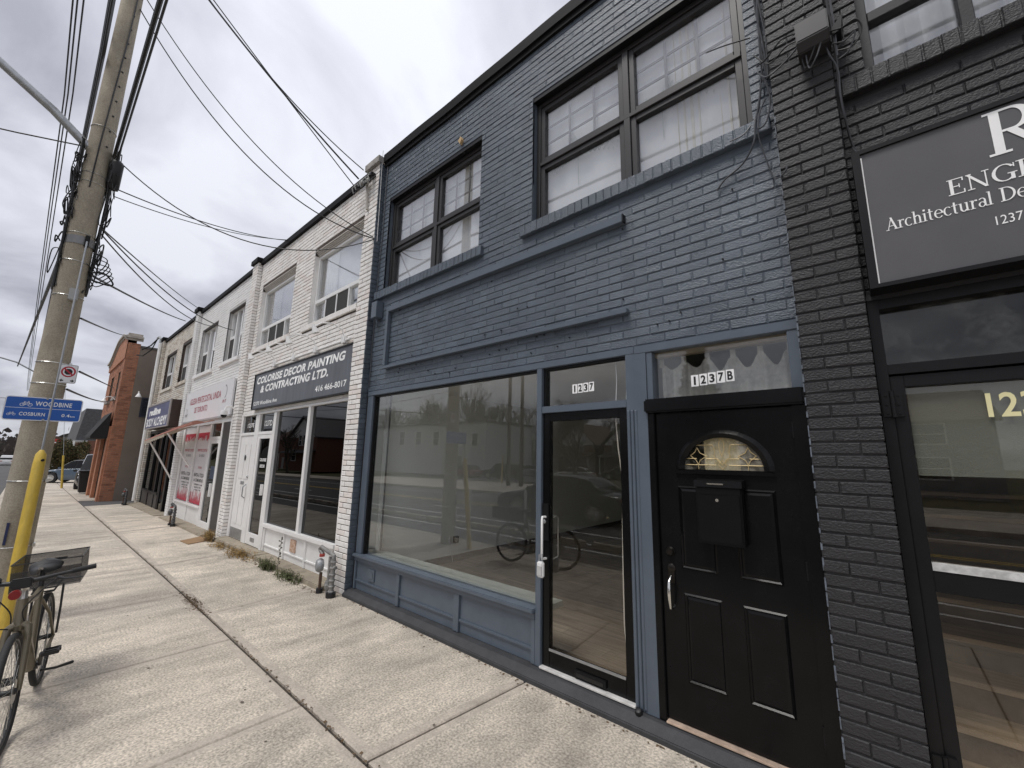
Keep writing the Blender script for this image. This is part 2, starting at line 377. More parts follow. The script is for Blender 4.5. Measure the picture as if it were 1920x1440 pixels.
STEEL = M('galvanised_steel', (.42,.43,.44), .42, metal=.75, var=.2, scale=14)
SILVER = M('polished_metal', (.70,.69,.66), .18, metal=1, var=.05)
GOLD = M('brass_came', (.55,.43,.22), .45, metal=.35, var=.1)
RUBBER = M('black_cable_rubber', (.012,.012,.013), .5, var=.2)
GCABLE = M('grey_painted_cable', (.055,.058,.066), .5, var=.25)
INWALL = M('interior_white_wall', (.90,.94,.90), .7, var=.03, scale=1)
INCEIL = M('interior_ceiling', (.88,.88,.86), .8, var=.03)
OAK = M('greyed_oak_plank', (.30,.255,.21), .5, var=.45, scale=4, stretch=(.35,7,1), bump=.1)
OAK2 = M('greyed_oak_plank_b', (.25,.21,.175), .5, var=.45, scale=4, stretch=(.35,7,1))
INDARK = M('dark_interior', (.03,.029,.028), .8, var=.2)
VOILE = M('white_voile', (.86,.87,.88), .9, var=.03, trans=.04)
LACE = M('ivory_lace', (.70,.68,.63), .9, var=.2, scale=30, trans=.30)
GL = GLASS('window_glass', tint=(.985,.99,.985), boost=1.45)
GLU = GLASS('upper_window_glass', tint=(.98,.985,.99), boost=2.6)
GLD = GLASS('tinted_glass', tint=(.05,.05,.05), boost=1.0)
GLDIRT = GLASS('dusty_glass', tint=(.80,.80,.78), dirt=.30, dcol=(.30,.31,.30))
GLDOOR = GLASS('door_glass', tint=(.97,.955,.92), boost=1.15)
INK = M('black_ink', (.012,.012,.012), .5, var=.05); CHALK = M('white_letter', (.93,.93,.92), .5, var=.04); CREAM = M('cream_letter', (.80,.74,.42), .45, var=.03)

# ------------------------------------------------------------------ ground, road, sidewalk
def strip(name, mat, xs, y0, y1, dz, thick=.25, parent=None):
    m = MB()
    for a, b in zip(xs[:-1], xs[1:]):
        za, zb = gz(a)+dz, gz(b)+dz
        m.add([(a,y0,za-thick),(b,y0,zb-thick),(b,y1,zb-thick),(a,y1,za-thick),(a,y0,za),(b,y0,zb),(b,y1,zb),(a,y1,za)],
              [(4,5,6,7),(0,1,5,4),(2,3,7,6)])
    return m.build(name, mat, parent, recalc=False)
XS = [-2500,-420,-90,-60,-40,-25,-16,-8,0,12,40,420,2500]
g = MB()
for a, b in zip(XS[:-1], XS[1:]):
    g.quad((a,-2500,gz(a)-.30),(b,-2500,gz(b)-.30),(b,600,gz(b)-.30),(a,600,gz(a)-.30))
struct(g.build('ground', GRASSM, recalc=False))
road = struct(strip('road', ASPH, XS, -15.1, -3.50, -.14))
struct(strip('curb', CONC3, [-90,-60,-40,-25,-16,-8,0,12,40], -3.50, -3.34, .0))
struct(strip('curb', CONC3, [-90,-60,-40,-25,-16,-8,0,12,40], -15.28, -15.1, .0))
struct(strip('far_pavement', CONC, [-90,-60,-40,-25,-16,-8,0,12,40], -18.2, -15.28, -.006))
struct(strip('side_street', ASPH, [-36.0,-33,-25.0], -90, -15.05, -.125))
struct(strip('parking_pavement', CONC3, [-42,-25,-16,-8,0,12,30], -24, -18.2, -.03))
for y0, y1, x0, x1, mt in ((-5.75,-5.65,-80,20,PAINTW),(-10.15,-10.05,-80,20,PAINTY),(-10.40,-10.30,-80,20,PAINTY),(-13.3,-13.2,-80,20,PAINTW),(-6.95,-6.85,-80,20,PAINTW),(-5.12,-5.04,-80,20,PAINTW)):
    strip('lane_marking', mt, [x for x in [x0,-60,-40,-25,-16,-8,0,12,x1] if x0 <= x <= x1], y0, y1, -.136, .003, road)
for i in range(10):
    x = -12-i*7.0; strip('lane_marking', PAINTW, [x-2.4, x], -8.55, -8.43, -.136, .003, road)
# side wall of soil below the joints, then slabs
sw = struct(strip('sidewalk', SOIL, [-70,-40,-25,-16,-8,0,8], -3.34, .02, -.022, .2))
def slab(x0, x1, y0, y1, sk0=0, sk1=0, mat=CONC):
    j = .007; m = MB(); z = lambda x: gz(x)
    P = [(x0+j,y0+j),(x1-j,y0+j),(x1-j+sk1,y1-j),(x0+j+sk0,y1-j)]
    t = [random.uniform(-.003,.003) for _ in P]
    top = [(p[0],p[1],z(p[0])+q) for p, q in zip(P, t)]; c = .008
    cx = sum(p[0] for p in P)/4; cy = sum(p[1] for p in P)/4
    ins = [(p[0]+(c if p[0] < cx else -c), p[1]+(c if p[1] < cy else -c), p[2]) for p in top]
    low = [(p[0],p[1],p[2]-c) for p in top]; bot = [(p[0],p[1],p[2]-.08) for p in top]
    q = .07; inn_ = [(p[0]+(q if p[0] < cx else -q), p[1]+(q if p[1] < cy else -q), p[2]+.001) for p in top]
    m.add(ins+low+bot+inn_, [(12,13,14,15)]+[(i,(i+1)%4,12+(i+1)%4,12+i) for i in range(4)]+[(4+i,4+(i+1)%4,(i+1)%4,i) for i in range(4)]+[(8+i,8+(i+1)%4,4+(i+1)%4,4+i) for i in range(4)])
    o = m.build('slab', mat, sw); o.data.materials.append(CONCM)
    for f_ in list(o.data.polygons)[1:]: f_.material_index = 1
    return o
out = [6.2,4.4,2.5,.5,-1.45,-3.27,-4.87,-6.76,-8.71,-10.9,-13.1,-15.2,-17.5,-19.8,-22,-24.3,-26.5,-28.8,-31,-33.3,-35.6,-38,-41,-44,-47,-50,-53,-56,-59,-62,-66,-70]
for a, b in zip(out[:-1], out[1:]): slab(b, a, -3.34, -1.452, mat=random.choice([CONC,CONC3,CONC]))
inn = [5.6,2.2,-.7,-2.43,-5.76,-8.75,-13.2,-17.0,-20.9]
sk = [0,0,0,.12,-.17,-.30,-.35,-.3,-.3]
for i in range(len(inn)-1): slab(inn[i+1], inn[i], -1.440, -.006, sk[i+1]*1.0, sk[i]*1.0, mat=random.choice([CONC2,CONC2,CONC]))
struct(strip('driveway', ASPH, [-23.4,-20.92], -1.44, 12, -.004, .2))
x = -23.6
while x > -66: slab(x-2.6, x, -1.44, 1.6, mat=random.choice([CONC,CONC3])); x -= 2.6
# leaf litter caught in the long joint
lm = MB(); rnd = random.Random(3)
for k in range(1500):
    x = rnd.uniform(-19, -1.5) if k % 3 else rnd.gauss(-6.35, .25); y = -1.446+rnd.gauss(0, .012 if k % 3 else .035)
    if k > 900: x = rnd.uniform(-11.2, -5.6); y = -.27-abs(rnd.gauss(0, .05))
    if k > 1350: x = rnd.uniform(-5.4, -.4); y = -.135-abs(rnd.gauss(0, .03))
    z = gz(x)+.002+rnd.random()*.005
    s = rnd.uniform(.006, .016); a = rnd.random()*6.3; b = rnd.uniform(-.5,.5)
    dx_, dy_ = math.cos(a)*s, math.sin(a)*s
    lm.add([(x-dx_,y-dy_,z),(x+dy_*.5,y-dx_*.5,z+b*s),(x+dx_,y+dy_,z+.002),(x-dy_*.5,y+dx_*.5,z+abs(b)*s)], [(0,1,2,3)])
tag(lm.build('leaf_litter', M('dead_leaf', (.13,.085,.045), .9, var=.4, scale=40), recalc=False), 'brown dead leaf litter caught in the long sidewalk joint and along the steps', 'leaf litter', kind='stuff')
# flecks and gum spots on the concrete
gm = MB()
for k in range(75):
    x = rnd.uniform(-14, -.6); y = rnd.uniform(-2.6, -.16); r = rnd.uniform(.005, .014); z = gz(x)+.0045
    gm.add([(x+r*math.cos(t*1.05)*rnd.uniform(.7,1.1), y+r*math.sin(t*1.05)*rnd.uniform(.7,1.1), z) for t in range(6)], [tuple(range(6))])
tag(gm.build('gum_spots', M('old_gum', (.13,.11,.09), .9, var=.3), recalc=False), 'dark old gum spots flecking the sidewalk concrete', 'gum spots', kind='stuff')

# ------------------------------------------------------------------ windows
def window(parent, x0, x1, z0, z1, y, fw, fmat, lites, glass, mullions=(), rails=(), depth=.07, sash=None, name='window'):
    # lites: list of (x0,x1,z0,z1,nx,nz) glazed areas with muntin counts; mullions/rails: bars (x0,x1,z0,z1)
    m = MB()
    m.cbox(x0, x0+fw, y, y+depth, z0, z1); m.cbox(x1-fw, x1, y, y+depth, z0, z1)
    m.cbox(x0+fw, x1-fw, y+.001, y+depth, z0, z0+fw); m.cbox(x0+fw, x1-fw, y+.001, y+depth, z1-fw, z1)
    for i, b in enumerate(list(mullions)+list(rails)): m.cbox(b[0], b[1], y-.003-.001*i, y+depth-.002, b[2], b[3])
    w_ = m.build(name, fmat, parent)
    for a, b, c, d, nx, nz in lites:
        if sash:
            s = MB(); q = sash; ys = y+.014
            s.cbox(a, a+q, ys, y+depth-.005, c, d); s.cbox(b-q, b, ys, y+depth-.005, c, d)
            s.cbox(a+q, b-q, ys+.001, y+depth-.005, c, c+q); s.cbox(a+q, b-q, ys+.001, y+depth-.005, d-q, d)
            s.build('sash', fmat, w_); a += q; b -= q; c += q; d -= q
        MB().box(a, b, y+depth*.62, y+depth*.62+.005, c, d).build('pane', glass, w_)
        if nx > 1 or nz > 1:
            g_ = MB()
            for i in range(1, nx): xx = a+(b-a)*i/nx; g_.box(xx-.011, xx+.011, y+depth*.62+.012, y+depth*.62+.022, c, d)
            for j in range(1, nz): zz = c+(d-c)*j/nz; g_.box(a, b, y+depth*.62+.0125, y+depth*.62+.0215, zz-.011, zz+.011)
            g_.build('muntins', M('grey_muntin', (.16,.16,.17), .5, var=.05), w_)
    return w_
def drape(name, label, x0, x1, z0, z1, y, mat, folds=9, amp=.025, cat='curtain', group=None):
    m = MB()
    m.grid(lambda u, v: (x0+(x1-x0)*u, y+amp*math.sin(u*folds*6.28)+.3*amp*math.sin(u*folds*14+v*2), z0+(z1-z0)*v), folds*8, 4)
    o = m.build(name, mat, smooth=True, recalc=False); return tag(o, label, cat, group)
def shell(parent, x0, x1, mat, roof=6.12, back=9.0):
    m = MB()
    m.box(x0, x0+.06, .2, back, 0, roof); m.box(x1-.06, x1, .2, back, 0, roof); m.box(x0+.06, x1-.06, back-.1, back, 0, roof)
    m.box(x0+.06, x1-.06, .13, back-.1, roof-.12, roof); m.box(x0+.06, x1-.06, .13, back-.1, 2.98, 3.1)
    return m.build('shell', mat, parent)
# ================================================================== the blue shop
A = thing('blue_storefront', 'two-storey slate-blue painted brick shop with a big plate-glass window and two doors', 'building', (-2.8, 0, 0))
W1 = (-5.12, -3.17, 4.10, 5.565); W2 = (-2.40, -.42, 4.10, 5.57); SH = (-5.30, -.285, 0, 2.632)
holed_wall(-5.31, -.285, 2.632, 6.17, [W1, W2], .0055, .13, BLUEJ, 'wall', A)
zc = 6.17
rects = brick_rects(-5.31, -.285, 2.635, 6.17, [W1, W2, (-5.27,-3.085,3.965,4.085), (-2.525,-.32,3.965,4.085)], joint=.008, head=.004)
lay_bricks(A, rects, [BLUE, BLUE2, BLUE3], 0.0, .03, 300)
rowlock(A, -5.27, -3.085, 3.968, 4.082, -.048, .06, [BLUE, BLUE2]); rowlock(A, -2.523, -.315, 3.968, 4.082, -.048, .06, [BLUE, BLUE2])
shell(A, -5.47, -.13, INCEIL, 6.0)
# parapet flashing, slightly wavy
fl = MB()
def fz(x): return .006*math.sin(x*2.1)+.004*math.sin(x*5.3)
for i in range(25):
    a = -5.30+i*.2005; b = a+.2005
    for (ya, yb, za, zb) in ((-.055,.30,6.215,6.35),(-.03,.02,6.150,6.2145)):
        m_ = [(a,ya,za+fz(a)),(b,ya,za+fz(b)),(b,yb,za+fz(b)),(a,yb,za+fz(a)),(a,ya,zb+fz(a)),(b,ya,zb+fz(b)),(b,yb,zb+fz(b)),(a,yb,zb+fz(a))]
        fl.add(m_, [(0,3,2,1),(4,5,6,7),(0,1,5,4),(2,3,7,6)])
fl.build('parapet_flashing', FLASH, A)
# upper windows: dark bronze frames, gridded upper lights
for (x0, x1, z0, z1), mx_, rz in ((W1, -4.08, 4.765), (W2, -1.385, 4.782)):
    f = .045; y = .075
    lit = []
    for a, b in ((x0+f, mx_-.03), (mx_+.03, x1-f)):
        lit.append((a, b, z0+f*.4, rz-.02, 1, 1)); lit.append((a, b, rz+.02, z1-.10, 3, 3))
    window(A, x0, x1, z0, z1-.05, y, f, SASH, lit, GLU, [(mx_-.03, mx_+.03, z0+f, z1-.05-f)], [(x0+f, x1-f, rz-.02, rz+.02)], .075, sash=.05)
    part('window_head', BLACKF, A, (x0+.001, x1-.001, .012, .16, z1-.051, z1-.001))
# rails of a removed fascia sign
part('sign_rail', BTRIM, A, (-4.86,-1.40,-.055,-.002,3.700,3.772), bevel=.004)
part('sign_rail', BTRIM, A, (-4.89,-1.385,-.055,-.002,2.905,2.945), bevel=.004)
part('sign_rail', BTRIM, A, (-4.895,-4.84,-.054,-.002,2.9455,3.77), bevel=.004)
part('rail_end', BLACKF, A, (-1.3995,-1.392,-.055,-.002,3.702,3.770))
sc_ = MB(); rnd = random.Random(11)
for k in range(34):
    x = rnd.uniform(-4.7, -.5); z = rnd.choice([2.72,2.86,3.05,3.66,2.80,3.2])+rnd.uniform(-.05,.05)
    sc_.lathe([(.006,0),(.007,.012)], (x, -.001, z), (0,-1,0), 6)
tag(sc_.build('screw_holes', BLACKF, A, recalc=False), kind='stuff')
# shopfront timber: header, jambs, mullions
part('header', BTRIM, A, (-5.27,-1.355,-.012,.09,2.572,2.6315), bevel=.004)
part('header', BTRIM, A, (-1.355,-.29,-.016,.09,2.566,2.628), bevel=.004)
part('jamb', BTRIM, A, (-5.27,-5.135,-.006,.10,.517,2.5715), bevel=.003)
part('mullion', BTRIM, A, (-2.307,-2.250,-.014,.10,.0855,2.5715), bevel=.003)
part('transom_bar', BTRIM, A, (-2.2495,-1.431,-.010,.10,2.158,2.218), bevel=.003)
po = MB(); po.box(-1.430,-1.355,-.012,.10,.0855,2.5715); po.box(-1.3545,-1.262,-.018,.10,.0855,2.5655)
for k in range(3): po.cbox(-1.424+.030*k,-1.402+.030*k,-.026,-.011,.10,2.13,.006)
po.build('door_post', BTRIM, A)
part('jamb', BTRIM, A, (-.352,-.290,-.010,.10,2.2005,2.5655), bevel=.003)
part('jamb', BTRIM, A, (-1.2615,-1.215,-.009,.10,2.2005,2.5655), bevel=.003)
part('window_bead', BLACKF, A, (-5.1345,-5.105,.02,.075,.5155,2.5715),(-5.1045,-2.3075,.02,.075,2.553,2.5715))
part('pane', GL, A, (-5.104,-2.3075,.045,.051,.518,2.553))
part('transom_bead', BLACKF, A, (-2.2495,-2.222,.02,.08,2.2185,2.571),(-2.2215,-1.4305,.02,.08,2.553,2.571))
tp = part('transom_pane', GL, A, (-2.2215,-1.4305,.045,.050,2.2185,2.553))
def plates(body, x0, z0, w_, h_, y, parent, gap=.006, tilt=0.0):
    for i, ch in enumerate(body):
        x = x0+i*(w_+gap); dz = tilt*i
        p = MB().box(x, x+w_, y-.002, y, z0+dz, z0+h_+dz).build('number_plate', CHALK, parent)
        fx = .36 if ch == '1' else .17
        facetext(ch, INK, x+w_*fx, x+w_*(1-fx), z0+dz+h_*.13, z0+dz+h_*.87, y-.0035, parent, name='digit', bold=.03)
plates('1237', -1.956, 2.318, .049, .080, .043, tp, .006, .0015)
# kick panel below the window
part('window_sill', BTRIM, A, (-5.27,-2.3075,-.050,.095,.478,.515), bevel=.006)
part('sill_apron', BTRIM, A, (-5.268,-2.3075,-.018,.05,.428,.4775), bevel=.003)
part('kick_panel', BTRIM, A, (-5.25,-2.3075,.012,.05,.0855,.4275))
for a, b in ((-5.262,-5.225),(-4.325,-4.262),(-3.330,-3.250),(-2.352,-2.3078)): part('kick_stile', BTRIM, A, (a,b,-.012,.0115,.086,.4275), bevel=.003)
for a, b in ((-5.2245,-4.3255),(-4.2615,-3.3305),(-3.2495,-2.3525)):
    part('kick_moulding', BTRIM, A, (a,b,-.006,.0115,.186,.204),(a,b,.002,.0115,.170,.1855), bevel=.002)
v_ = part('kick_vent', BTRIM, A, (-4.935,-4.80,-.002,.0115,.235,.375), bevel=.003); part('vent_inset', BTRIM, v_, (-4.905,-4.83,-.006,-.0021,.262,.345), bevel=.002)
pl = MB(); pl.prism([(-.125,-.02),(-.125,.035),(-.055,.078),(.09,.085),(.09,-.02)], 'x', -5.31, -.285); pl.build('plinth', PLINTH, A, bevel=.006)
# glass door
gd = MB(); y0, y1 = .012, .062
gd.box(-2.249,-2.176,y0,y1,.092,2.157); gd.box(-1.506,-1.431,y0,y1,.092,2.157); gd.box(-2.1755,-1.5065,y0+.001,y1,.092,.225); gd.box(-2.1755,-1.5065,y0+.001,y1,2.085,2.157)
D1 = gd.build('glass_door', BLACK, A, bevel=.003)
part('pane', GLDOOR, D1, (-2.1758,-1.5062,.035,.040,.2255,2.0848))
part('bottom_bead', STEEL, D1, (-2.1755,-1.5065,.004,.0125,.2255,.243))
part('mail_slot', BLACKF, D1, (-1.93,-1.66,-.004,.0125,.118,.170), bevel=.003); part('mail_slot_flap', INK, D1, (-1.91,-1.68,-.008,-.0045,.126,.150))
part('lock_plate', BLACKF, D1, (-2.2485,-2.182,.002,.0118,1.07,1.375), bevel=.002)
h = MB(); h.tube([(-2.212,.012,1.262),(-2.212,-.045,1.266),(-2.207,-.055,1.245),(-2.207,-.055,.95),(-2.212,-.045,.93),(-2.212,.012,.925)], .010, 8); h.build('pull_handle', WHITE, D1, smooth=True)
h = MB(); h.tube([(-2.16,.045,1.262),(-2.16,.10,1.266),(-2.155,.105,1.245),(-2.155,.105,.95),(-2.16,.10,.93),(-2.16,.045,.925)], .008, 8); h.build('inner_handle', STEEL, D1, smooth=True)
h = MB().lathe([(.017,0),(.017,.008),(.012,.012)], (-2.222,.002,1.225), (0,-1,0), 14); h.build('lock_cylinder', STEEL, D1, smooth=True)
part('threshold', M('aluminium_threshold', (.72,.71,.69), .4, metal=.2, var=.2, scale=12, bump=.2), A, (-2.252,-1.425,-.03,.09,.0858,.102), bevel=.003)
h = MB().lathe([(.024,0),(.026,.012),(.02,.03),(.012,.034)], (-1.392,-.045,.078), (0,-.5,1), 12); h.build('door_stop', RUBBER, A, smooth=True)
# lock box hung on the handle
lb = thing('lock_box', 'small white key lock box hanging from the glass door handle', 'lock box', (-2.215,-.07,.79))
MB().box(-2.240,-2.175,-.088,-.052,.79,.915).build('body', WHITE2, lb, bevel=.010)
MB().box(-2.232,-2.184,-.0925,-.0885,.805,.880).build('dial_cover', M('light_grey_plastic', (.55,.55,.54), .5), lb, bevel=.002)
MB().tube([(-2.225,-.07,.91),(-2.225,-.065,.965),(-2.2,-.06,.972),(-2.193,-.07,.91)], .005, 6).build('shackle', STEEL, lb, smooth=True)
# loose white cord inside the glass door
cm = MB(); cm.tube([(-1.575,.09,2.08),(-1.56,.09,1.85),(-1.535,.10,1.60),(-1.545,.10,1.30),(-1.552,.10,.9),(-1.548,.09,.55),(-1.53,.09,.34),(-1.512,.08,.22)], .005, 6)
tag(cm.build('hanging_cord', WHITE2, smooth=True), 'white cord hanging loose inside the glass door', 'cord')
for x in (-1.565, -1.475):
    cm = MB(); cm.tube([(x,.09,2.55),(x+.004,.095,2.40),(x-.004,.09,2.235)], .004, 6)
    tag(cm.build('hanging_cord', WHITE2, smooth=True), 'left of two short white cords behind the 1237 transom' if x < -1.5 else 'right of two short white cords behind the 1237 transom', 'cord')
# black panel door with fanlight
part('door_frame', BLACK, A, (-1.2617,-1.2135,-.020,.09,.0862,2.098), bevel=.004)
part('door_frame', BLACK, A, (-.366,-.290,-.020,.09,.0862,2.098), bevel=.004)
part('door_lintel', BLACK, A, (-1.275,-.290,-.060,.10,2.0985,2.200), bevel=.012)
DX0, DX1, DZ0, DZ1 = -1.2115, -.3685, .105, 2.094; yd = .004
fcx, fz0, fr = -.780, 1.700, .252       # fanlight: half round, opening radius
def arc(r, n=24, sx=1.0, sz=.88): return [(fcx+r*sx*math.cos(math.pi*i/n), fz0+r*sz*math.sin(math.pi*i/n)) for i in range(n+1)]
dm = MB()
# slab around the fanlight opening: lower slab, side slabs and arch spandrels
dm.box(DX0, DX1, yd, .05, DZ0, fz0-.0005); dm.box(DX0, fcx-fr, yd, .05, fz0, DZ1); dm.box(fcx+fr, DX1, yd, .05, fz0, DZ1)
ap = arc(fr)
top = [(p[0], DZ1) for p in ap]
for i in range(len(ap)-1):
    a, b = ap[i], ap[i+1]; c, d = top[i+1], top[i]
    dm.add([(a[0],yd,a[1]),(b[0],yd,b[1]),(c[0],yd,c[1]),(d[0],yd,d[1]),(a[0],.05,a[1]),(b[0],.05,b[1]),(c[0],.05,c[1]),(d[0],.05,d[1])], [(0,1,2,3),(4,7,6,5),(0,4,5,1)])
D2 = dm.build('panel_door', BLACK, A)
def panel(x0, x1, z0, z1):
    m = MB(); y = yd; a = .018; b = .034
    R = lambda i, yy: [(x0+i,yy,z0+i),(x1-i,yy,z0+i),(x1-i,yy,z1-i),(x0+i,yy,z1-i)]
    r0, r1, r2, r3 = R(0,y-.0004), R(a*.5,y-.009), R(a,y-.0005), R(b,y-.008)
    m.add(r0+r1+r2+r3, [(0,1,5,4),(1,2,6,5),(2,3,7,6),(3,0,4,7),(4,5,9,8),(5,6,10,9),(6,7,11,10),(7,4,8,11),(8,9,13,12),(9,10,14,13),(10,11,15,14),(11,8,12,15),(12,13,14,15)])
    m.build('raised_panel', BLACK, D2)
panel(-1.075,-.845,1.045,1.585); panel(-.722,-.49,1.045,1.585); panel(-1.068,-.833,.355,.892); panel(-.715,-.488,.355,.892)
# fanlight: trim ring, textured glass, brass cames
tr_ = MB(); A1, A2, A3 = arc(fr+.048), arc(fr+.02), arc(fr-.012)
for i in range(24):
    for P, Q, y_a, y_b in ((A1,A2,yd-.0005,-.016),(A2,A3,-.016,yd-.002)):
        tr_.quad((P[i][0],y_a,P[i][1]),(P[i+1][0],y_a,P[i+1][1]),(Q[i+1][0],y_b,Q[i+1][1]),(Q[i][0],y_b,Q[i][1]))
tr_.prism([(fcx-fr-.05,fz0-.03),(fcx+fr+.05,fz0-.03),(fcx+fr+.03,fz0-.008),(fcx-fr-.03,fz0-.008)], 'y', -.014, yd-.0006)
tr_.build('fanlight_trim', BLACK, D2)
fp = MB(); fp.prism(arc(fr-.001)[:], 'y', .022, .027)
fg = GLASS('fanlight_glass', tint=(.95,.93,.86), rough=.10, dirt=.55, dcol=(.72,.68,.58), boost=1.2); fp.build('fanlight_pane', fg, D2)
cr = .0028
def came(pts): MB().tube([(fcx+p[0]*fr, .018, fz0+p[1]*fr*.88) for p in pts], cr, 6, cap=True).build('came', GOLD, D2, smooth=True)
came([(-.98,.14),(-.15,.14)]); came([(.15,.14),(.98,.14)]); came([(-.93,.33),(-.64,.33)]); came([(-.40,.33),(-.12,.33),(0,.14)]); came([(.40,.33),(.12,.33),(0,.14)]); came([(.64,.33),(.92,.33)])
came([(-.66,.74),(-.22,.74)]); came([(.22,.74),(.66,.74)])
for s in (-1, 1):
    came([(s*.62,.66),(s*.55,.50),(s*.38,.40)]); came([(s*.62,.66),(s*.68,.52),(s*.80,.42)]); came([(s*.38,.40),(s*.55,.28),(s*.60,.14)]); came([(s*.80,.42),(s*.66,.28),(s*.60,.14)])
    came([(s*.60,.14),(s*.60,.01)]); came([(s*.22,.74),(s*.17,.55),(s*.20,.40),(s*.06,.20)])
    came([(0,.97),(s*.06,.80),(s*.06,.60),(0,.40)])
came([(-.1,.14),(0,.02),(.1,.14),(0,.26),(-.1,.14)])
# a curtain edge seen through the fanlight
tag(MB().grid(lambda u,v:(-.90+.22*u,.052+.005*math.sin(u*25),1.66+.30*v),16,2).build('fanlight_curtain', M('cream_cloth', (.85,.81,.68), .9), smooth=True), 'cream cloth strip hanging behind the door fanlight', 'curtain')
h = MB(); h.lathe([(.030,0),(.032,.006),(.024,.016),(.022,.026)], (-1.146,yd,1.142), (0,-1,0), 18); h.build('deadbolt', M('dark_bronze', (.03,.027,.024), .3, metal=.8), D2, smooth=True)
h = MB(); h.lathe([(.027,0),(.028,.006),(.02,.012)], (-1.144,yd,1.035), (0,-1,0), 18); h.box(-1.166,-1.124,yd-.008,yd-.0003,.94,1.06); h.build('handle_plate', M('dark_bronze', (.03,.027,.024), .3, metal=.8), D2, smooth=True)
h = MB(); h.tube([(-1.146,-.006,.985),(-1.146,-.05,.955),(-1.144,-.062,.90),(-1.144,-.058,.85),(-1.146,-.04,.79),(-1.148,-.004,.775)], [.007,.010,.012,.012,.009,.007], 10); h.build('door_pull', SILVER, D2, smooth=True)
for z in (1.95, 1.15, .32): MB().tube([(-.3665,-.006,z-.05),(-.3665,-.006,z+.05)], .008, 8).build('hinge', BLACKF, D2)
part('threshold', M('worn_brass_sill', (.62,.48,.38), .4, metal=.3, var=.3, scale=14), A, (-1.2115,-.3685,-.035,.09,.0862,.100), bevel=.003)
# mail box on the panel door
mb = thing('mail_box', 'black steel wall mailbox with a lock on the panel door', 'mailbox', (-.79,-.02,1.22))
BM_ = M('black_steel_sheet', (.006,.006,.0065), .35, var=.15, scale=9, spec=.2)
MB().box(-.930,-.660,-.085,-.006,1.240,1.590).build('body', BM_, mb, bevel=.006)
MB().prism([(-.095,1.592),(-.006,1.592),(-.006,1.642),(-.090,1.632)], 'x', -.936, -.652).build('lid', BM_, mb)
MB().box(-.920,-.670,-.0885,-.0855,1.255,1.545).build('front_door', BM_, mb, bevel=.002)
MB().box(-.855,-.755,-.0985,-.0925,1.608,1.617).build('slot_bar', SILVER, mb, bevel=.002)
MB().lathe([(.010,0),(.010,.004)], (-.800,-.0886,1.512), (0,-1,0), 16).build('lock', SILVER, mb)
# transom above the panel door
tpb = part('transom_pane', GL, A, (-1.2148,-.3523,.045,.050,2.2008,2.5655))
plates('1237B', -.955, 2.278, .051, .082, .043, tpb, .0065, .003)
part('transom_inner_head', M('raw_wood', (.30,.25,.18), .8, var=.2), A, (-1.2148,-.3523,.055,.12,2.53,2.5655))
cu = MB()
def lace(u, v):
    x = -1.205+.845*u; sag = .5-.5*math.cos(u*5*2*math.pi); zt = 2.50-.105*sag*(1 if u > .40 else .55)
    return (x, .16+.014*math.sin(u*44)+.004*math.sin(u*97), 2.185+(zt-2.185)*v)
cu.grid(lace, 90, 8)
for k in range(6): x = -1.205+.845*k/5; cu.grid(lambda u, v: (x-.018+.036*u, .158, 2.47+.085*v), 1, 1)
tag(cu.build('lace_curtain', LACE, smooth=True, recalc=False), 'ivory lace tab-top curtain behind the 1237B transom', 'curtain')
# shop room behind the glass
struct(part('interior_wall', INWALL, None, (-5.44,-5.40,.13,8.8,.10,2.95)))
struct(part('interior_wall', INWALL, None, (-5.40,-1.32,8.75,8.80,.10,2.95)))
struct(part('interior_wall', M('interior_grey_wall', (.70,.71,.68), .8, var=.05), None, (-1.36,-1.32,.13,8.75,.10,2.95)))
struct(part('interior_ceiling', INCEIL, None, (-5.40,-1.36,.13,8.75,2.80,2.95)))
struct(part('skirting', M('dark_skirting', (.09,.075,.065), .6), None, (-5.40,-5.385,.36,8.75,.10,.20)))
struct(part('display_ledge', M('grey_ledge', (.34,.37,.35), .5, var=.1), None, (-5.40,-2.28,.101,.36,.46,.505)))
fl_ = struct(part('shop_floor', INDARK, None, (-5.40,-1.36,.10,8.75,.05,.095)))
y = .12; k = 0
while y < 8.6:
    x = -5.4-random.random()*1.2
    while x < -1.37:
        x2 = min(x+1.22, -1.37)
        MB().box(max(x,-5.399)+.001, x2-.001, y+.001, min(y+.179, 8.74), .0955, .100).build('plank', random.choice([OAK,OAK2]), fl_, recalc=False); x = x+1.22
    y += .18
ip_ = thing('window_pipe', 'thin dark conduit rising inside the left end of the shop window', 'conduit', (-5.22,.33,.5)); MB().tube([(-5.22,.33,.505),(-5.225,.33,1.5),(-5.22,.33,2.79)], .012, 8).build('pipe', M('grey_conduit', (.12,.12,.12), .5), ip_); MB().box(-5.30,-5.24,.30,.36,.505,2.79).build('corner_trim', INWALL, ip_)
ol = thing('wall_outlet', 'white wall outlet with a dark adapter and cord on the shop wall', 'outlet', (-5.39,1.75,.35))
MB().box(-5.40,-5.392,1.70,1.78,.37,.49).build('plate', WHITE2, ol, bevel=.002); MB().box(-5.392,-5.34,1.78,1.86,.39,.49).build('adapter', BLACKF, ol, bevel=.004)
MB().tube([(-5.385,1.74,.40),(-5.37,1.74,.30),(-5.375,1.75,.2),(-5.36,1.76,.11)], .006, 6).build('cord', WHITE2, ol, smooth=True)
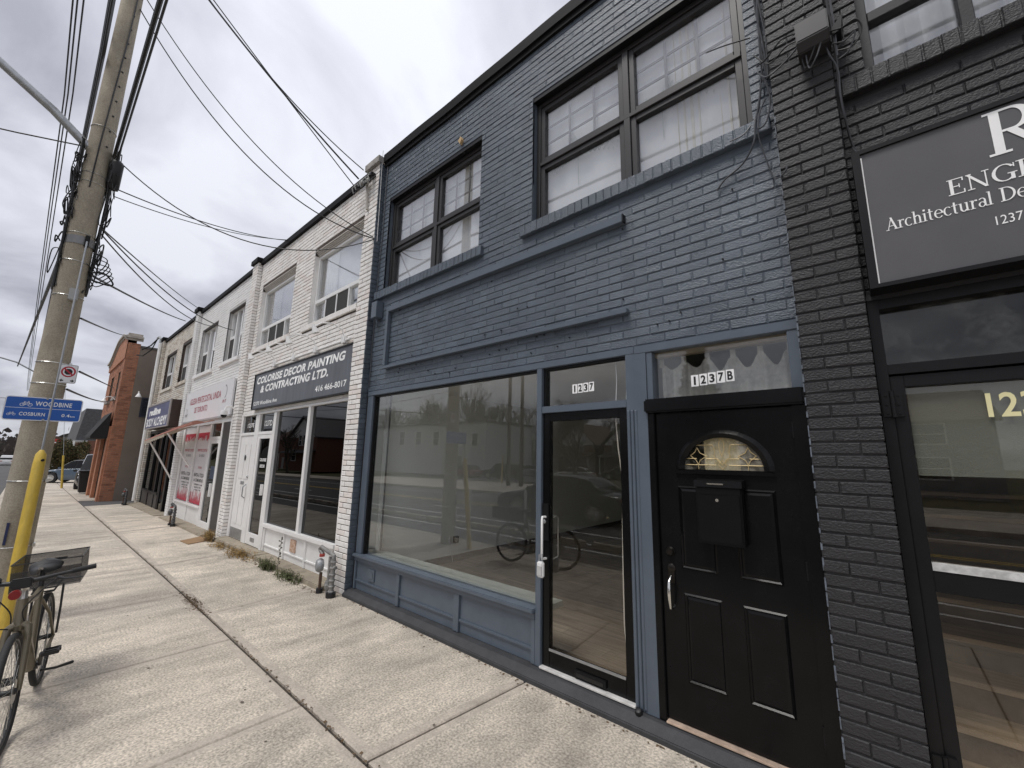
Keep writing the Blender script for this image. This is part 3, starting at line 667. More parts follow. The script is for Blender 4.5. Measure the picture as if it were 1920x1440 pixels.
# upper room dressing
drape('voile_curtain', 'white voile curtain behind the small upper window of the blue shop', -5.30,-3.05,4.05,5.6,.185,VOILE,7,.010)
drape('voile_curtain', 'white voile curtain behind the large upper window of the blue shop', -2.62,-.30,4.05,5.6,.185,VOILE,7,.010)
drape('pleated_curtain', 'heavy cream pleated curtain at the right of the large upper window', -1.02,-.46,4.05,5.6,.20,M('cream_drape', (.80,.77,.68), .9),10,.02)
def fern(x, z, label):
    m = MB(); r = random.Random(int(x*100))
    for f in range(13):
        a = r.uniform(-.2, 3.34); L = r.uniform(.25,.45); P = []
        for t in range(9):
            s = t/8; px_ = x+math.cos(a)*L*s; pz = z+math.sin(a)*L*s*.8-.12*s*s
            w_ = .035*(1-s)+.006; m.add([(px_,.165,pz),(px_-w_,.17,pz+.03),(px_-w_*.5,.165,pz+.045),(px_,.168,pz+.02)],[(0,1,2,3)]); m.add([(px_,.165,pz),(px_+w_,.17,pz+.03),(px_+w_*.5,.165,pz+.045),(px_,.168,pz+.02)],[(0,1,2,3)])
    e = thing('potted_fern', label, 'plant', (x,.2,z-.2)); m.build('fronds', M('pale_fern', (.55,.60,.56), .8, var=.2), e, recalc=False)
    MB().tube([(x,.168,z-.3),(x,.168,z+.05)], .004, 5).build('stem', M('pale_fern', (.55,.60,.56), .8, var=.2), e)
fern(-1.95, 4.72, 'pale fern behind the left half of the large upper window'); fern(-1.10, 4.78, 'pale fern beside the pleated curtain in the large upper window')
# little utility box and wall cable near the white pilaster
jb = thing('junction_box', 'slate-blue painted junction box on the wall by the white pilaster', 'utility box', (-5.14,-.05,3.6))
MB().box(-5.20,-5.06,-.11,-.001,3.66,3.90).build('box', BTRIM, jb, bevel=.006)
MB().tube([(-5.13,-.06,3.66),(-5.12,-.05,3.6),(-5.15,-.02,3.55)], .012, 6).build('conduit', BTRIM, jb)
MB().tube([(-5.23,-.012,6.3),(-5.235,-.012,5.6),(-5.225,-.012,5.0),(-5.26,-.012,4.4),(-5.25,-.012,3.8),(-5.27,-.012,3.2),(-5.25,-.012,2.95),(-5.27,-.014,2.7)], .006, 5).build('wall_cable', GCABLE, jb)
cm = MB().tube([(-5.303,-.075,6.42),(-5.300,-.072,6.0),(-5.298,-.06,5.4),(-5.296,-.055,4.9)], .005, 6)
tag(cm.build('white_cable', WHITE2, smooth=True), 'thin white cable running down the blue side of the white pilaster', 'cable')
bk = MB(); bk.prism([(-3.565,5.66),(-3.53,5.60),(-3.50,5.65),(-3.52,5.70)], 'y', -.04, -.002)
tag(bk.build('wood_scrap', M('raw_pine', (.55,.38,.2), .8), None), 'small raw wood scrap stuck above the small upper window', 'wood scrap')

# tangle of painted cables at the right of the blue wall
cb_ = thing('cable_tangle', 'tangled grey and black cables hanging beside the charcoal pilaster', 'cables', (-.36,-.05,4.2)); rnd = random.Random(5)
def cable(pts, r=.007, mat=GCABLE): MB().tube(curve(pts), r*.75, 6).build('cable', mat, cb_, smooth=True)
for k in range(9):
    x = -.375+.012*k; y = -.02-.012*(k % 3); P = []
    for t in range(9):
        z = 6.6-.28*t; P.append((x+.018*math.sin(t*1.3+k)+.006*t*(1 if k < 4 else .2), y-.01*math.sin(t*.9+k*2), z))
    cable(P, .006+.002*(k % 3), GCABLE if k % 3 else RUBBER)
cable([(-.34,-.03,4.42),(-.36,-.04,4.25),(-.40,-.05,4.05),(-.42,-.06,3.9),(-.50,-.03,3.80),(-.62,-.02,3.74),(-.68,-.015,3.68)], .008)
cable([(-.33,-.03,4.40),(-.30,-.05,4.2),(-.33,-.07,4.02),(-.38,-.08,3.98),(-.37,-.06,4.1),(-.33,-.05,4.2)], .007)
cable([(-.35,-.03,4.3),(-.39,-.04,4.0),(-.37,-.03,3.82),(-.33,-.02,3.62),(-.27,-.11,3.56),(-.24,-.12,3.60)], .006)
cable([(-.36,-.03,4.45),(-.30,-.11,4.31),(-.20,-.13,4.33),(-.10,-.16,4.38)], .007, GCABLE)
cable([(-.36,-.03,4.5),(-.29,-.11,4.45),(-.20,-.14,4.50),(-.11,-.16,4.47)], .007, RUBBER)
cable([(-.37,-.03,4.6),(-.28,-.11,4.40),(-.18,-.13,4.44),(-.10,-.16,4.41)], .006, RUBBER)
cable([(-.68,-.02,4.86),(-.55,-.05,4.80),(-.38,-.05,4.74)], .006, RUBBER)
cable([(-.40,-.03,4.1),(-.47,-.06,4.0),(-.56,-.06,3.99)], .006)
# ================================================================== the charcoal building at the right
R = thing('charcoal_storefront', 'charcoal painted brick building with a fascia sign at the right edge', 'building', (1.5, 0, 0))
RW = (.185, 1.98, 4.10, 5.57); RS = (.0405, 4.9, -.1, 2.66)
holed_wall(.036, 5.0, 2.66, 6.17, [RW], .009, .13, DARKJ, 'wall', R)
part('pilaster', DARKJ, R, (-.279,.031,-.086,.1,0,6.3))
rects = brick_rects(-.285, .036, 0.0, 6.3, [], course=.0695, length=.2225, phase=-.285+.0, head=.0045)
lay_bricks(R, rects, [DARK, DARK2], -.095, .03, 190)
rects = brick_rects(.04, 5.0, 2.66, 6.17, [RW, (.06,2.1,3.965,4.085)], head=.0045)
lay_bricks(R, rects, [DARK, DARK2], 0.0, .03, 110)
rowlock(R, .06, 2.1, 3.968, 4.085, -.05, .06, [DARK, DARK2])
shell(R, -.13, 5.1, INDARK, 6.0)
part('parapet_flashing', FLASH, R, (-.28,5.1,-.12,.3,6.3,6.45))
window(R, *RW[:2], RW[2], RW[3], .07, .05, DARKJ, [(.235,.60,4.135,4.49,1,1),(.66,1.10,4.135,4.49,1,1),(1.16,1.93,4.135,4.49,1,1),(.235,.60,4.56,5.50,1,1),(.66,1.10,4.56,5.50,1,1),(1.16,1.93,4.56,5.50,1,1)], GLU,
       [(.602,.658,4.15,5.52),(1.102,1.158,4.15,5.52)], [(.235,1.93,4.49,4.56)], .07)
drape('voile_curtain', 'white voile curtain in the upper window of the charcoal building', .2,1.96,4.05,5.6,.24,VOILE,14,.02)
# raw edge of blue paint and filler where the pilaster meets the blue wall
ed = MB(); rnd = random.Random(2); zz = .3
while zz < 4.0:
    h_ = rnd.uniform(.02,.07); d_ = rnd.uniform(.004,.013)
    ed.box(-.2865, -.285+d_*.55, -.0972, -.085, zz, zz+h_); zz += h_+rnd.uniform(0,.05)
tag(ed.build('paint_edge', M('pale_blue_paint_edge', (.13,.15,.18), .6, var=.5, scale=30), R), kind='stuff')
# fascia sign
S = thing('fascia_sign', 'dark grey engineering sign with white serif lettering above the right door', 'sign', (2.4,-.12,2.68))
part('panel', M('sign_grey', (.098,.095,.100), .38, var=.12, scale=3, bump=.12, bscale=10), S, (.098,4.7,-.150,-.05,2.70,3.475))
part('frame', BLACKF, S, (.062,.0975,-.165,-.002,2.678,3.5), (.098,4.7,-.164,-.002,2.678,2.6995), (.098,4.7,-.164,-.002,3.4755,3.5))
part('edge_trim', CHALK, S, (.0985,.104,-.155,-.1505,2.702,3.455))
# serif letters drawn stroke by stroke
GLY = {
 'R': (.78, [('b',.08,0,.22,1),('b',0,0,.30,.05),('b',0,.95,.40,1),('a',.36,.735,.27,.265,-90,90,.13,.05),('b',.22,.95,.37,1),('b',.22,.47,.37,.52),('l',.34,.48,.64,.03,.14),('b',.54,0,.80,.05)]),
 'E': (.70, [('b',.08,0,.21,1),('b',0,0,.62,.05),('b',0,.95,.60,1),('b',.21,.48,.44,.53),('b',.57,0,.62,.24),('b',.55,.78,.60,1),('b',.41,.38,.45,.63)]),
 'N': (.86, [('b',.10,0,.15,1),('b',0,0,.26,.05),('l',.06,1,.68,0,.13),('b',.0,.95,.2,1),('b',.66,0,.71,1),('b',.56,.95,.82,1)]),
 'G': (.84, [('a',.44,.5,.42,.52,35,325,.13,.05),('b',.64,.02,.77,.40),('b',.54,.38,.86,.43),('b',.76,.72,.80,.96)]),
 'I': (.40, [('b',.12,0,.25,1),('b',.02,0,.35,.05),('b',.02,.95,.35,1)]),
 'A': (.78, [('l',.12,0,.40,1.02,.05),('l',.36,1.02,.66,0,.13),('b',.20,.30,.52,.35),('b',0,0,.22,.05),('b',.52,0,.80,.05)]),
 'D': (.84, [('b',.10,0,.23,1),('b',0,0,.3,.05),('b',0,.95,.3,1),('a',.30,.5,.50,.5,-90,90,.13,.05)]),
 'r': (.42, [('b',.08,0,.19,.64),('b',0,0,.28,.04),('b',0,.60,.19,.64),('a',.30,.46,.13,.18,60,180,.05,.05),('b',.31,.53,.41,.64)]),
 'c': (.50, [('a',.27,.32,.26,.34,45,315,.11,.04)]),
 'h': (.60, [('b',.07,0,.18,1),('b',0,0,.25,.04),('b',0,.96,.18,1),('a',.30,.40,.20,.26,0,150,.11,.06),('b',.39,0,.50,.42),('b',.32,0,.57,.04)]),
 'i': (.30, [('b',.08,0,.19,.64),('b',0,0,.26,.04),('b',0,.60,.19,.64),('b',.07,.80,.20,.94)]),
 't': (.38, [('b',.10,.10,.21,.86),('b',0,.60,.34,.65),('a',.24,.12,.14,.14,180,300,.10,.06)]),
 'u': (.62, [('b',.07,.2,.18,.64),('b',0,.60,.18,.64),('a',.27,.22,.20,.24,180,330,.11,.06),('b',.40,0,.51,.64),('b',.33,.60,.51,.64),('b',.40,0,.58,.04)]),
 'a': (.52, [('a',.24,.45,.20,.21,10,150,.09,.05),('b',.33,.06,.44,.48),('a',.22,.18,.20,.20,20,340,.10,.045),('b',.40,0,.52,.05)]),
 'l': (.30, [('b',.08,0,.19,1),('b',0,0,.26,.04),('b',0,.96,.19,1)]),
 'e': (.54, [('a',.28,.32,.27,.34,0,320,.11,.04),('b',.10,.32,.52,.37)]),
}
def serif(word, x0, x1, z0, h, y, parent, mat=CHALK):
    tot = sum(GLY[c][0] if c != ' ' else .35 for c in word); sx = (x1-x0)/tot; x = x0; m = MB(); k = 0
    for c in word:
        if c == ' ': x += .35*sx; continue
        for g_ in GLY[c][1]:
            yy = y-.0002*(k % 9); k += 1
            P = lambda a, b: (x+a*sx, yy, z0+b*h)
            if g_[0] == 'b': m.quad(P(g_[1],g_[2]),P(g_[3],g_[2]),P(g_[3],g_[4]),P(g_[1],g_[4]))
            elif g_[0] == 'l': w_ = g_[5]/2; m.quad(P(g_[1]-w_,g_[2]),P(g_[1]+w_,g_[2]),P(g_[3]+w_,g_[4]),P(g_[3]-w_,g_[4]))
            else:
                _, cx, cy, rx, ry, a0, a1, wx, wy = g_; n = 16
                for i in range(n):
                    A0, B0 = RAD(a0+(a1-a0)*i/n), RAD(a0+(a1-a0)*(i+1)/n)
                    m.quad(P(cx+rx*math.cos(A0),cy+ry*math.sin(A0)),P(cx+rx*math.cos(B0),cy+ry*math.sin(B0)),P(cx+(rx-wx)*math.cos(B0),cy+(ry-wy)*math.sin(B0)),P(cx+(rx-wx)*math.cos(A0),cy+(ry-wy)*math.sin(A0)))
        x += GLY[c][0]*sx
    return m.build('lettering', mat, parent, recalc=False)
serif('R', .56, .75, 3.225, .235, -.1525, S)
serif('ENGI', .405, .668, 3.085, .085, -.1525, S); serif('Architectural De', .160, .650, 2.985, .070, -.1525, S)
facetext('1237', CHALK, .538, .622, 2.875, 2.92, -.1525, S, bold=0.0)
# door and transom of the charcoal shop
part('door_frame', BLACKF, R, (.0405,.088,-.02,.1,0,2.655),(.0885,4.9,-.018,.1,2.60,2.655),(.0885,4.9,-.012,.1,2.232,2.285),(1.02,1.08,-.016,.1,0,2.2315),(1.02,1.08,-.016,.1,2.2855,2.5995))
part('head_board', DARKJ, R, (.0405,4.9,-.03,.1,2.6555,2.6775))
part('transom_pane', GLDIRT, R, (.0885,1.0195,.04,.045,2.2855,2.5995))
dr = MB(); dr.box(.0895,.145,.0,.06,.08,2.222); dr.box(.965,1.018,.0,.06,.08,2.222); dr.box(.1455,.9645,.001,.06,2.16,2.222); dr.box(.1455,.9645,.001,.06,1.146,1.245); dr.box(.1455,.9645,.001,.06,.08,.30)
D3 = dr.build('door', BLACKF, R, bevel=.003)
part('pane', GLDOOR, D3, (.1452,.9648,.03,.035,1.2452,2.1598)); part('pane', GLDOOR, D3, (.1452,.9648,.03,.035,.3002,1.1458))
part('rail_strip', M('chipped_grey_strip', (.55,.55,.54), .5, var=.35, scale=25), D3, (.1455,.9645,-.004,.05,1.2455,1.280)); part('blind', M('grey_green_blind', (.16,.18,.17), .8, var=.08, scale=3, bump=.5, bscale=160), D3, (.15,.96,.045,.05,1.70,2.158))
facetext('1237', CREAM, .425, .66, 1.985, 2.105, .026, D3, bold=.02, name='door_number')
hg = MB(); hg.box(.046,.084,-.032,-.0205,2.003,2.132); hg.tube([(.088,-.032,1.998),(.088,-.032,2.137)], .011, 10); hg.box(.092,.128,-.014,-.0005,2.003,2.132)
for zz in (2.02,2.067,2.115): hg.lathe([(.006,0),(.005,.004)], (.064,-.032,zz), (0,-1,0), 8); hg.lathe([(.006,0),(.005,.004)], (.112,-.014,zz), (0,-1,0), 8)
hg.build('hinge', BLACKF, D3)
hg = MB(); hg.box(.046,.084,-.032,-.0205,.30,.43); hg.tube([(.088,-.032,.295),(.088,-.032,.435)], .011, 10); hg.box(.092,.128,-.014,-.0005,.30,.43); hg.build('hinge', BLACKF, D3)
part('shop_pane', GLD, R, (1.0805,4.88,.04,.046,.5,2.2315)); part('kick_panel', BLACKF, R, (1.0805,4.9,.0,.06,0,.4995)); part('plinth', PLINTH, R, (-.285,4.9,-.13,.08,-.05,.06))
# wooden stair seen through the door
stc = thing('wooden_stair', 'worn wooden stair flight seen through the charcoal door', 'stairs', (.6,.6,0))
TR = M('worn_wood_tread', (.62,.49,.36), .6, var=.35, scale=4, stretch=(.6,6,1)); RI = M('dark_riser', (.22,.18,.14), .7, var=.3)
for k in range(11):
    MB().box(.12,1.25,.34+.25*k,.34+.25*k+.29,.17*(k+1)-.03,.17*(k+1)).build('tread', TR, stc, bevel=.006)
    MB().box(.12,1.25,.37+.25*k,.39+.25*k,.17*k,.17*(k+1)-.031).build('riser', RI, stc)
struct(part('hall_floor', TR, None, (.04,4.9,.11,.34,.0,.06)))
struct(part('hall_wall', M('hall_wall_paint', (.45,.43,.40), .8, var=.1), None, (1.25,1.29,.13,5,.0,2.9),(.04,.08,.13,5,.0,2.9)))
# utility box on the pilaster
ub = thing('utility_box', 'dark grey telecom box with cables on the charcoal pilaster', 'utility box', (-.04,-.18,4.28))
MB().prism([(-.098,4.27),(-.098,4.54),(-.175,4.52),(-.245,4.46),(-.245,4.32),(-.20,4.27)], 'x', -.118, .045).build('box', M('dark_grey_plastic', (.030,.029,.031), .45, var=.1), ub, bevel=.006)
for k, P in enumerate(([(.02,-.15,4.28),(.03,-.16,4.20),(.06,-.12,4.10),(.055,-.10,3.9),(.07,-.03,3.7),(.09,-.03,3.58),(.14,-.03,3.54)], [(-.03,-.2,4.28),(-.06,-.2,4.2),(-.09,-.17,4.18),(-.1,-.16,4.27)], [(.0,-.2,4.28),(-.03,-.22,4.18),(-.07,-.19,4.15),(-.08,-.18,4.26)],
    [(.04,-.14,4.38),(.10,-.14,4.36),(.17,-.15,4.36),(.19,-.13,4.29),(.14,-.12,4.22),(.06,-.12,4.24)], [(.05,-.12,4.3),(.11,-.13,4.27),(.16,-.14,4.29),(.12,-.12,4.20),(.06,-.11,4.18)], [(.045,-.10,6.5),(.05,-.10,5.4),(.052,-.11,4.9),(.055,-.11,4.5),(.06,-.12,4.2),(.055,-.1,3.95),(.075,-.03,3.66),(.11,-.03,3.55),(.15,-.04,3.535)], [(.06,-.10,6.5),(.065,-.10,5.4),(.066,-.1,4.9),(.07,-.11,4.45),(.065,-.12,4.2)])):
    MB().tube(curve(P), .007 if k > 4 else .0045, 6).build('cable', RUBBER if k % 2 else GCABLE, ub, smooth=True)
MB().prism([(.055,4.40),(.115,4.47),(.10,4.37),(.06,4.35)], 'y', -.13, -.02).build('bracket', BLACKF, ub)

# ================================================================== white brick shop
B = thing('white_brick_storefront', 'two-storey white brick shop with black glass below and a grey fascia sign', 'building', (-8, 0, 0))
BWL = (-10.30, -8.45, 4.085, 5.54); BWR = (-7.60, -5.83, 4.075, 5.54); X0, X1 = -10.52, -5.66
holed_wall(X0, X1, 2.60, 6.15, [BWL, BWR], .009, .16, WMORT, 'wall', B)
part('pilaster', WMORT, B, (-5.654,-5.318,-.086,.1,-.05,6.2)); part('pilaster', WMORT, B, (-10.864,-10.526,-.086,.1,-.06,6.2))
hl = [BWL, BWR, (-10.45,-8.38,3.975,4.075), (-7.82,-5.8,3.975,4.075)]
r1 = [('w', r) for r in brick_rects(X0, X1, 2.60, 6.15, hl)]
lay_bricks(B, [r for _, r in r1], [WBRICK, WBRICK2], 0.0, .03, 160)
lay_bricks(B, brick_rects(-5.66, -5.3125, 0.0, 6.2, [], phase=-5.66), [WBRICK, WBRICK2], -.095, .03, 140)
lay_bricks(B, brick_rects(-10.87, -10.52, -.03, 6.2, [], phase=-10.87), [WBRICK, WBRICK2], -.095, .03, 0)
lay_bricks(B, brick_rects(-.093, -.002, -.03, 6.2, [], phase=-.093), [WBRICK, WBRICK2], -10.518, .03, 0, axis='y')
part('pilaster_return', BLUEJ, A, (-5.3175,-5.3115,-.094,.008,0.0,6.2)); lay_bricks(A, brick_rects(-.095, -.001, 0.0, 6.2, [], phase=-.09), [BLUE2, BLUE], -5.305, .012, 0, axis='y')
rowlock(B, -10.45, -8.38, 3.978, 4.072, -.03, .06, [WBRICK, WBRICK2], .068); rowlock(B, -7.82, -5.80, 3.978, 4.072, -.03, .06, [WBRICK, WBRICK2], .068)
shell(B, -10.80, -5.49, INDARK, 6.0)
part('parapet_flashing', FLASH, B, (-10.52,-5.66,-.05,.3,6.15,6.275), bevel=.006)
for xa, xb, kind in ((-5.70,-5.295,1),(-10.91,-10.48,0)):
    c_ = MB(); yb = -.14
    c_.add([(xa,yb,6.2),(xb,yb,6.2),(xb,.28,6.2),(xa,.28,6.2),(xa,yb,6.31),(xb,yb,6.31),(xb,.28,6.31),(xa,.28,6.31),((xa+xb)/2,yb+.17,6.41),((xa+xb)/2,.1,6.41)],
           [(0,3,2,1),(0,1,5,4),(1,2,6,5),(2,3,7,6),(3,0,4,7),(4,5,8),(5,6,9,8),(6,7,9),(7,4,8,9)])
    c_.build('pilaster_cap', STONE if kind else FLASH, B, bevel=.004)
SCRN = M('dark_window_screen', (.035,.033,.03), .7, var=.3, scale=30)
for (x0, x1, z0, z1) in (BWL, BWR):
    zt = z1-.10; rz = 4.54 if x0 < -8 else 4.53; rz = 4.52; q = (x1-x0)/4
    lit = [(x0+.05, x1-.05, rz+.035, zt-.04, 1, 1)]+[(x0+.05+i*(x1-x0-.1)/4+.018, x0+.05+(i+1)*(x1-x0-.1)/4-.018, z0+.05, rz-.035, 1, 1) for i in range(4)]
    mu_ = [(x0+.05+i*(x1-x0-.1)/4-.018, x0+.05+i*(x1-x0-.1)/4+.018, z0+.05, rz-.0355) for i in (1,2,3)]
    w_ = window(B, x0, x1, z0, zt, .08, .05, WHITE2, lit, GLU, mu_, [(x0+.05, x1-.05, rz-.035, rz+.035)], .07)
    for i in (1, 2): MB().box(lit[1+i][0], lit[1+i][1], .085, .09, lit[1+i][2], lit[1+i][3]).build('insect_screen', SCRN, w_)
    lt = MB()
    for k in range(4): lt.cbox(x0, x1, .012+.016*k, .16, z1-.025*(k+1)+.001, z1-.025*k, .003)
    part('reveal', WBRICK, B, (x0+.0005,x0+.006,.0095,.0795,z0,z1-.101)); part('reveal', WBRICK, B, (x1-.006,x1-.0005,.0095,.0795,z0,z1-.101))
    lt.build('window_head', M('pale_grey_siding', (.52,.49,.45), .6, var=.1), B)
drape('voile_curtain', 'white curtain in the left upper window of the white brick shop', -10.2,-9.6,4.1,5.4,.19,VOILE,5,.02); drape('voile_curtain', 'white curtain in the right upper window of the white brick shop', -7.5,-7.0,4.1,5.4,.19,VOILE,5,.02)
struct(part('blank_blind', M('pale_blind', (.72,.75,.78), .9, var=.05), None, (-10.28,-8.47,.22,.23,4.05,5.5),(-7.58,-5.85,.22,.23,4.05,5.5)))
# sign
GS = M('sign_slate', (.115,.125,.145), .45, var=.2, scale=4, stretch=(3,1,.4))
S2 = thing('painting_shop_sign', 'slate grey COLORISE DECOR PAINTING sign with white capitals above black windows', 'sign', (-7.8,-.05,2.66))
part('panel', GS, S2, (-9.74,-5.67,-.07,-.03,2.675,3.385)); part('frame', BLACKF, S2, (-9.77,-9.7405,-.085,-.002,2.66,3.40),(-9.74,-5.665,-.084,-.002,3.3855,3.402),(-9.74,-5.665,-.084,-.002,2.655,2.6745))
k_ = dict(shear=.18, bold=.045, spacing=1.06)
facetext('COLORISE DECOR PAINTING', CHALK, -9.62, -5.90, 3.175, 3.325, -.072, S2, **k_); facetext('& CONTRACTING LTD.', CHALK, -9.37, -6.42, 2.98, 3.13, -.072, S2, **k_)
facetext('12370 Woodbine Ave', CHALK, -9.68, -8.43, 2.735, 2.815, -.072, S2, bold=.02); facetext('416 466-8017', CHALK, -6.83, -5.80, 2.765, 2.865, -.072, S2, bold=.02)
# gooseneck sign lamps and their conduit
cd = thing('lamp_conduit', 'white conduit carrying the sign lamps on the white brick wall', 'conduit', (-7.4,-.04,3.5))
MB().tube([(-9.0,-.045,3.50),(-5.85,-.045,3.50)], .022, 8).build('pipe', WHITE, cd); MB().tube([(-6.98,-.03,3.50),(-6.98,-.03,3.40)], .018, 8).build('drop', WHITE, cd)
for i, (mx_, nm) in enumerate(((-8.80,'leftmost gooseneck lamp above the COLORISE sign'),(-7.88,'second gooseneck lamp from the left above the COLORISE sign'),(-7.0,'third gooseneck lamp from the left above the COLORISE sign'),(-6.02,'rightmost gooseneck lamp above the COLORISE sign, nearest the pilaster'))):
    L_ = thing('sign_lamp', 'white '+nm, 'lamp', (mx_,-.05,3.5), 'gooseneck sign lamps')
    MB().box(mx_-.05,mx_+.05,-.085,-.022,3.45,3.56).build('mount', WHITE, L_, bevel=.008)
    MB().tube([(mx_,-.06,3.55),(mx_-.01,-.10,3.66),(mx_-.06,-.22,3.74),(mx_-.13,-.36,3.73),(mx_-.17,-.44,3.66)], .011, 7).build('arm', WHITE, L_, smooth=True)
    MB().lathe([(.022,.05),(.028,.02),(.038,-.02),(.055,-.07),(.058,-.085)], (mx_-.18,-.45,3.64), (-.15,-.35,1), 14).build('shade', WHITE, L_, smooth=True)
# shopfront
WF = lambda *b: part('frame', WHITE, B, *b, bevel=.003)
WF((-10.52,-5.66,-.01,.09,2.56,2.599)); WF((-10.52,-10.40,-.006,.09,.06,2.5595)); WF((-9.62,-9.40,-.006,.09,.06,2.5595)); WF((-8.64,-8.515,-.012,.09,.06,2.5595)); WF((-7.150,-7.055,-.010,.09,.53,2.5595)); WF((-5.84,-5.66,-.006,.09,.06,2.5595))
WF((-10.3995,-9.6205,-.004,.09,2.14,2.20)); WF((-9.3995,-8.6405,-.004,.09,2.14,2.20)); WF((-8.5145,-5.8405,-.030,.09,.47,.5295))
GT = GLASS('grey_transom_glass', tint=(.22,.22,.21))
t1 = part('transom_pane', GT, B, (-10.399,-9.621,.04,.045,2.2005,2.559)); t2 = part('transom_pane', GT, B, (-9.399,-8.641,.04,.045,2.2005,2.559))
facetext('1237E', CHALK, -10.2, -9.82, 2.31, 2.40, .036, t1); facetext('1237D', CHALK, -9.22, -8.82, 2.31, 2.42, .036, t2)
part('shop_pane', GLD, B, (-8.5145,-7.1505,.04,.046,.530,2.559)); part('shop_pane', GLD, B, (-7.0545,-5.8405,.04,.046,.530,2.559))
kp = part('kick_panel', WHITE, B, (-8.5145,-5.8405,.02,.06,.06,.4695))
for a in (-8.5,-7.62,-6.80,-5.92): part('kick_stile', WHITE, B, (a,a+.05,-.004,.0195,.062,.4695), bevel=.003)
part('kick_rail', WHITE, B, (-8.4495,-7.6205,.004,.0195,.16,.18),(-7.5695,-6.8005,.004,.0195,.16,.18),(-6.7495,-5.9205,.004,.0195,.16,.18))
part('rusty_vent', M('rusty_white_metal', (.62,.50,.40), .7, var=.5, scale=30, dirt=(.33,.12,.04)), kp, (-7.33,-7.13,.002,.0195,.22,.41), bevel=.003)
part('white_panel_door', WHITE, B, (-10.395,-9.625,.012,.06,.07,2.135), bevel=.003)
pd = [c for c in B.children if c.name.startswith('white_panel_door')][0]
for a, b, c, d in ((-10.28,-10.06,1.25,1.95),(-9.96,-9.74,1.25,1.95),(-10.28,-10.06,.35,1.1),(-9.96,-9.74,.35,1.1)): part('raised_panel', WHITE, pd, (a,b,.006,.0118,c,d), bevel=.004)
part('kick_plate', STEEL, pd, (-10.37,-9.66,.008,.0119,.08,.27)); part('mail_slot', STEEL, pd, (-10.1,-9.9,.004,.0119,1.14,1.20))
MB().tube([(-9.73,.0,1.15),(-9.73,-.05,1.1),(-9.73,-.05,.92),(-9.73,.0,.88)], .012, 6).build('handle', STEEL, pd); MB().lathe([(.03,0),(.02,.02)], (-9.73,.012,1.3), (0,-1,0), 10).build('deadbolt', STEEL, pd); MB().lathe([(.05,0),(.06,.01),(.02,.02)], (-10.0,.012,1.68), (0,-1,0), 10).build('knocker', M('dark_iron', (.05,.05,.05), .5), pd)
gd = MB(); gd.box(-9.3985,-9.29,.0,.05,.07,2.135); gd.box(-8.75,-8.6415,.0,.05,.07,2.135); gd.box(-9.2895,-8.7505,.001,.05,.07,.28); gd.box(-9.2895,-8.7505,.001,.05,2.06,2.135)
D4 = gd.build('shop_door', WHITE, B, bevel=.003); part('pane', GLD, D4, (-9.2898,-8.7502,.025,.03,.2805,2.0595)); part('mail_slot', STEEL, D4, (-9.12,-8.92,-.006,.0,.14,.21))
facetext('COLORISE', CHALK, -9.2, -8.86, 1.62, 1.68, .021, D4, bold=.03); facetext('DECOR', CHALK, -9.16, -8.90, 1.50, 1.56, .021, D4, bold=.03)
MB().box(-8.80,-8.76,-.05,-.001,1.0,1.2).build('handle', WHITE, D4, bevel=.005)
st = MB()
for a, b in ((-10.50,-8.2),(-8.195,-5.68)):
    st.add([(a,-.24,gz(a)-.1),(b,-.24,gz(b)-.1),(b,.05,-.1),(a,.05,-.1),(a,-.225,.050),(b,-.225,.056),(b,.05,.0595),(a,.05,.0595)], [(4,5,6,7),(0,1,5,4),(1,2,6,5),(3,0,4,7)])
st.build('step', STEP, B, bevel=.012)
# rooftop service mast clutter at the pilaster
mc = thing('service_bracket', 'black service wire clamps and insulators on the white pilaster top', 'bracket', (-5.6,-.12,5.9))
rnd = random.Random(8)
for k in range(4): MB().lathe([(.02,-.04),(.035,-.02),(.035,.02),(.02,.04)], (-5.74+.09*k,-.16-.02*(k%2),5.98-.02*k), (0,0,1), 10).build('insulator', M('grey_insulator', (.30,.29,.27), .4), mc, smooth=True)
for k in range(7):
    x = -6.0+.08*k; MB().tube([(x,-.12,6.12),(x+.06,-.2,5.98),(x+.12,-.2,5.86+.03*(k%3)),(x+.2,-.15,5.95)], .012, 6).build('cable_loop', RUBBER, mc, smooth=True)
MB().box(-5.52,-5.42,-.17,-.096,6.0,6.07).build('clamp', BLACKF, mc, bevel=.006); MB().tube([(-5.6,-.13,5.98),(-5.58,-.13,5.75),(-5.57,-.115,5.5)], .02, 8).build('mast', M('pale_conduit', (.45,.42,.38), .6), mc)
# white dome camera on the pilaster
def cctv(x, y, z, label):
    c = thing('security_camera', label, 'camera', (x,y,z)); MB().tube([(x,y,z+.16),(x,y-.05,z+.2),(x,y-.14,z+.19),(x,y-.17,z+.1)], .018, 8).build('arm', WHITE2, c, smooth=True)
    MB().lathe([(.06,.1),(.07,.05),(.07,0)], (x,y-.17,z), (0,0,1), 14).build('housing', WHITE2, c, smooth=True); MB().lathe([(.062,-.001),(.05,-.04),(.02,-.06)], (x,y-.17,z), (0,0,1), 14).build('dome', BLACKF, c, smooth=True)
cctv(-10.85, -.10, 2.60, 'white dome camera on the pilaster left of the grey sign')
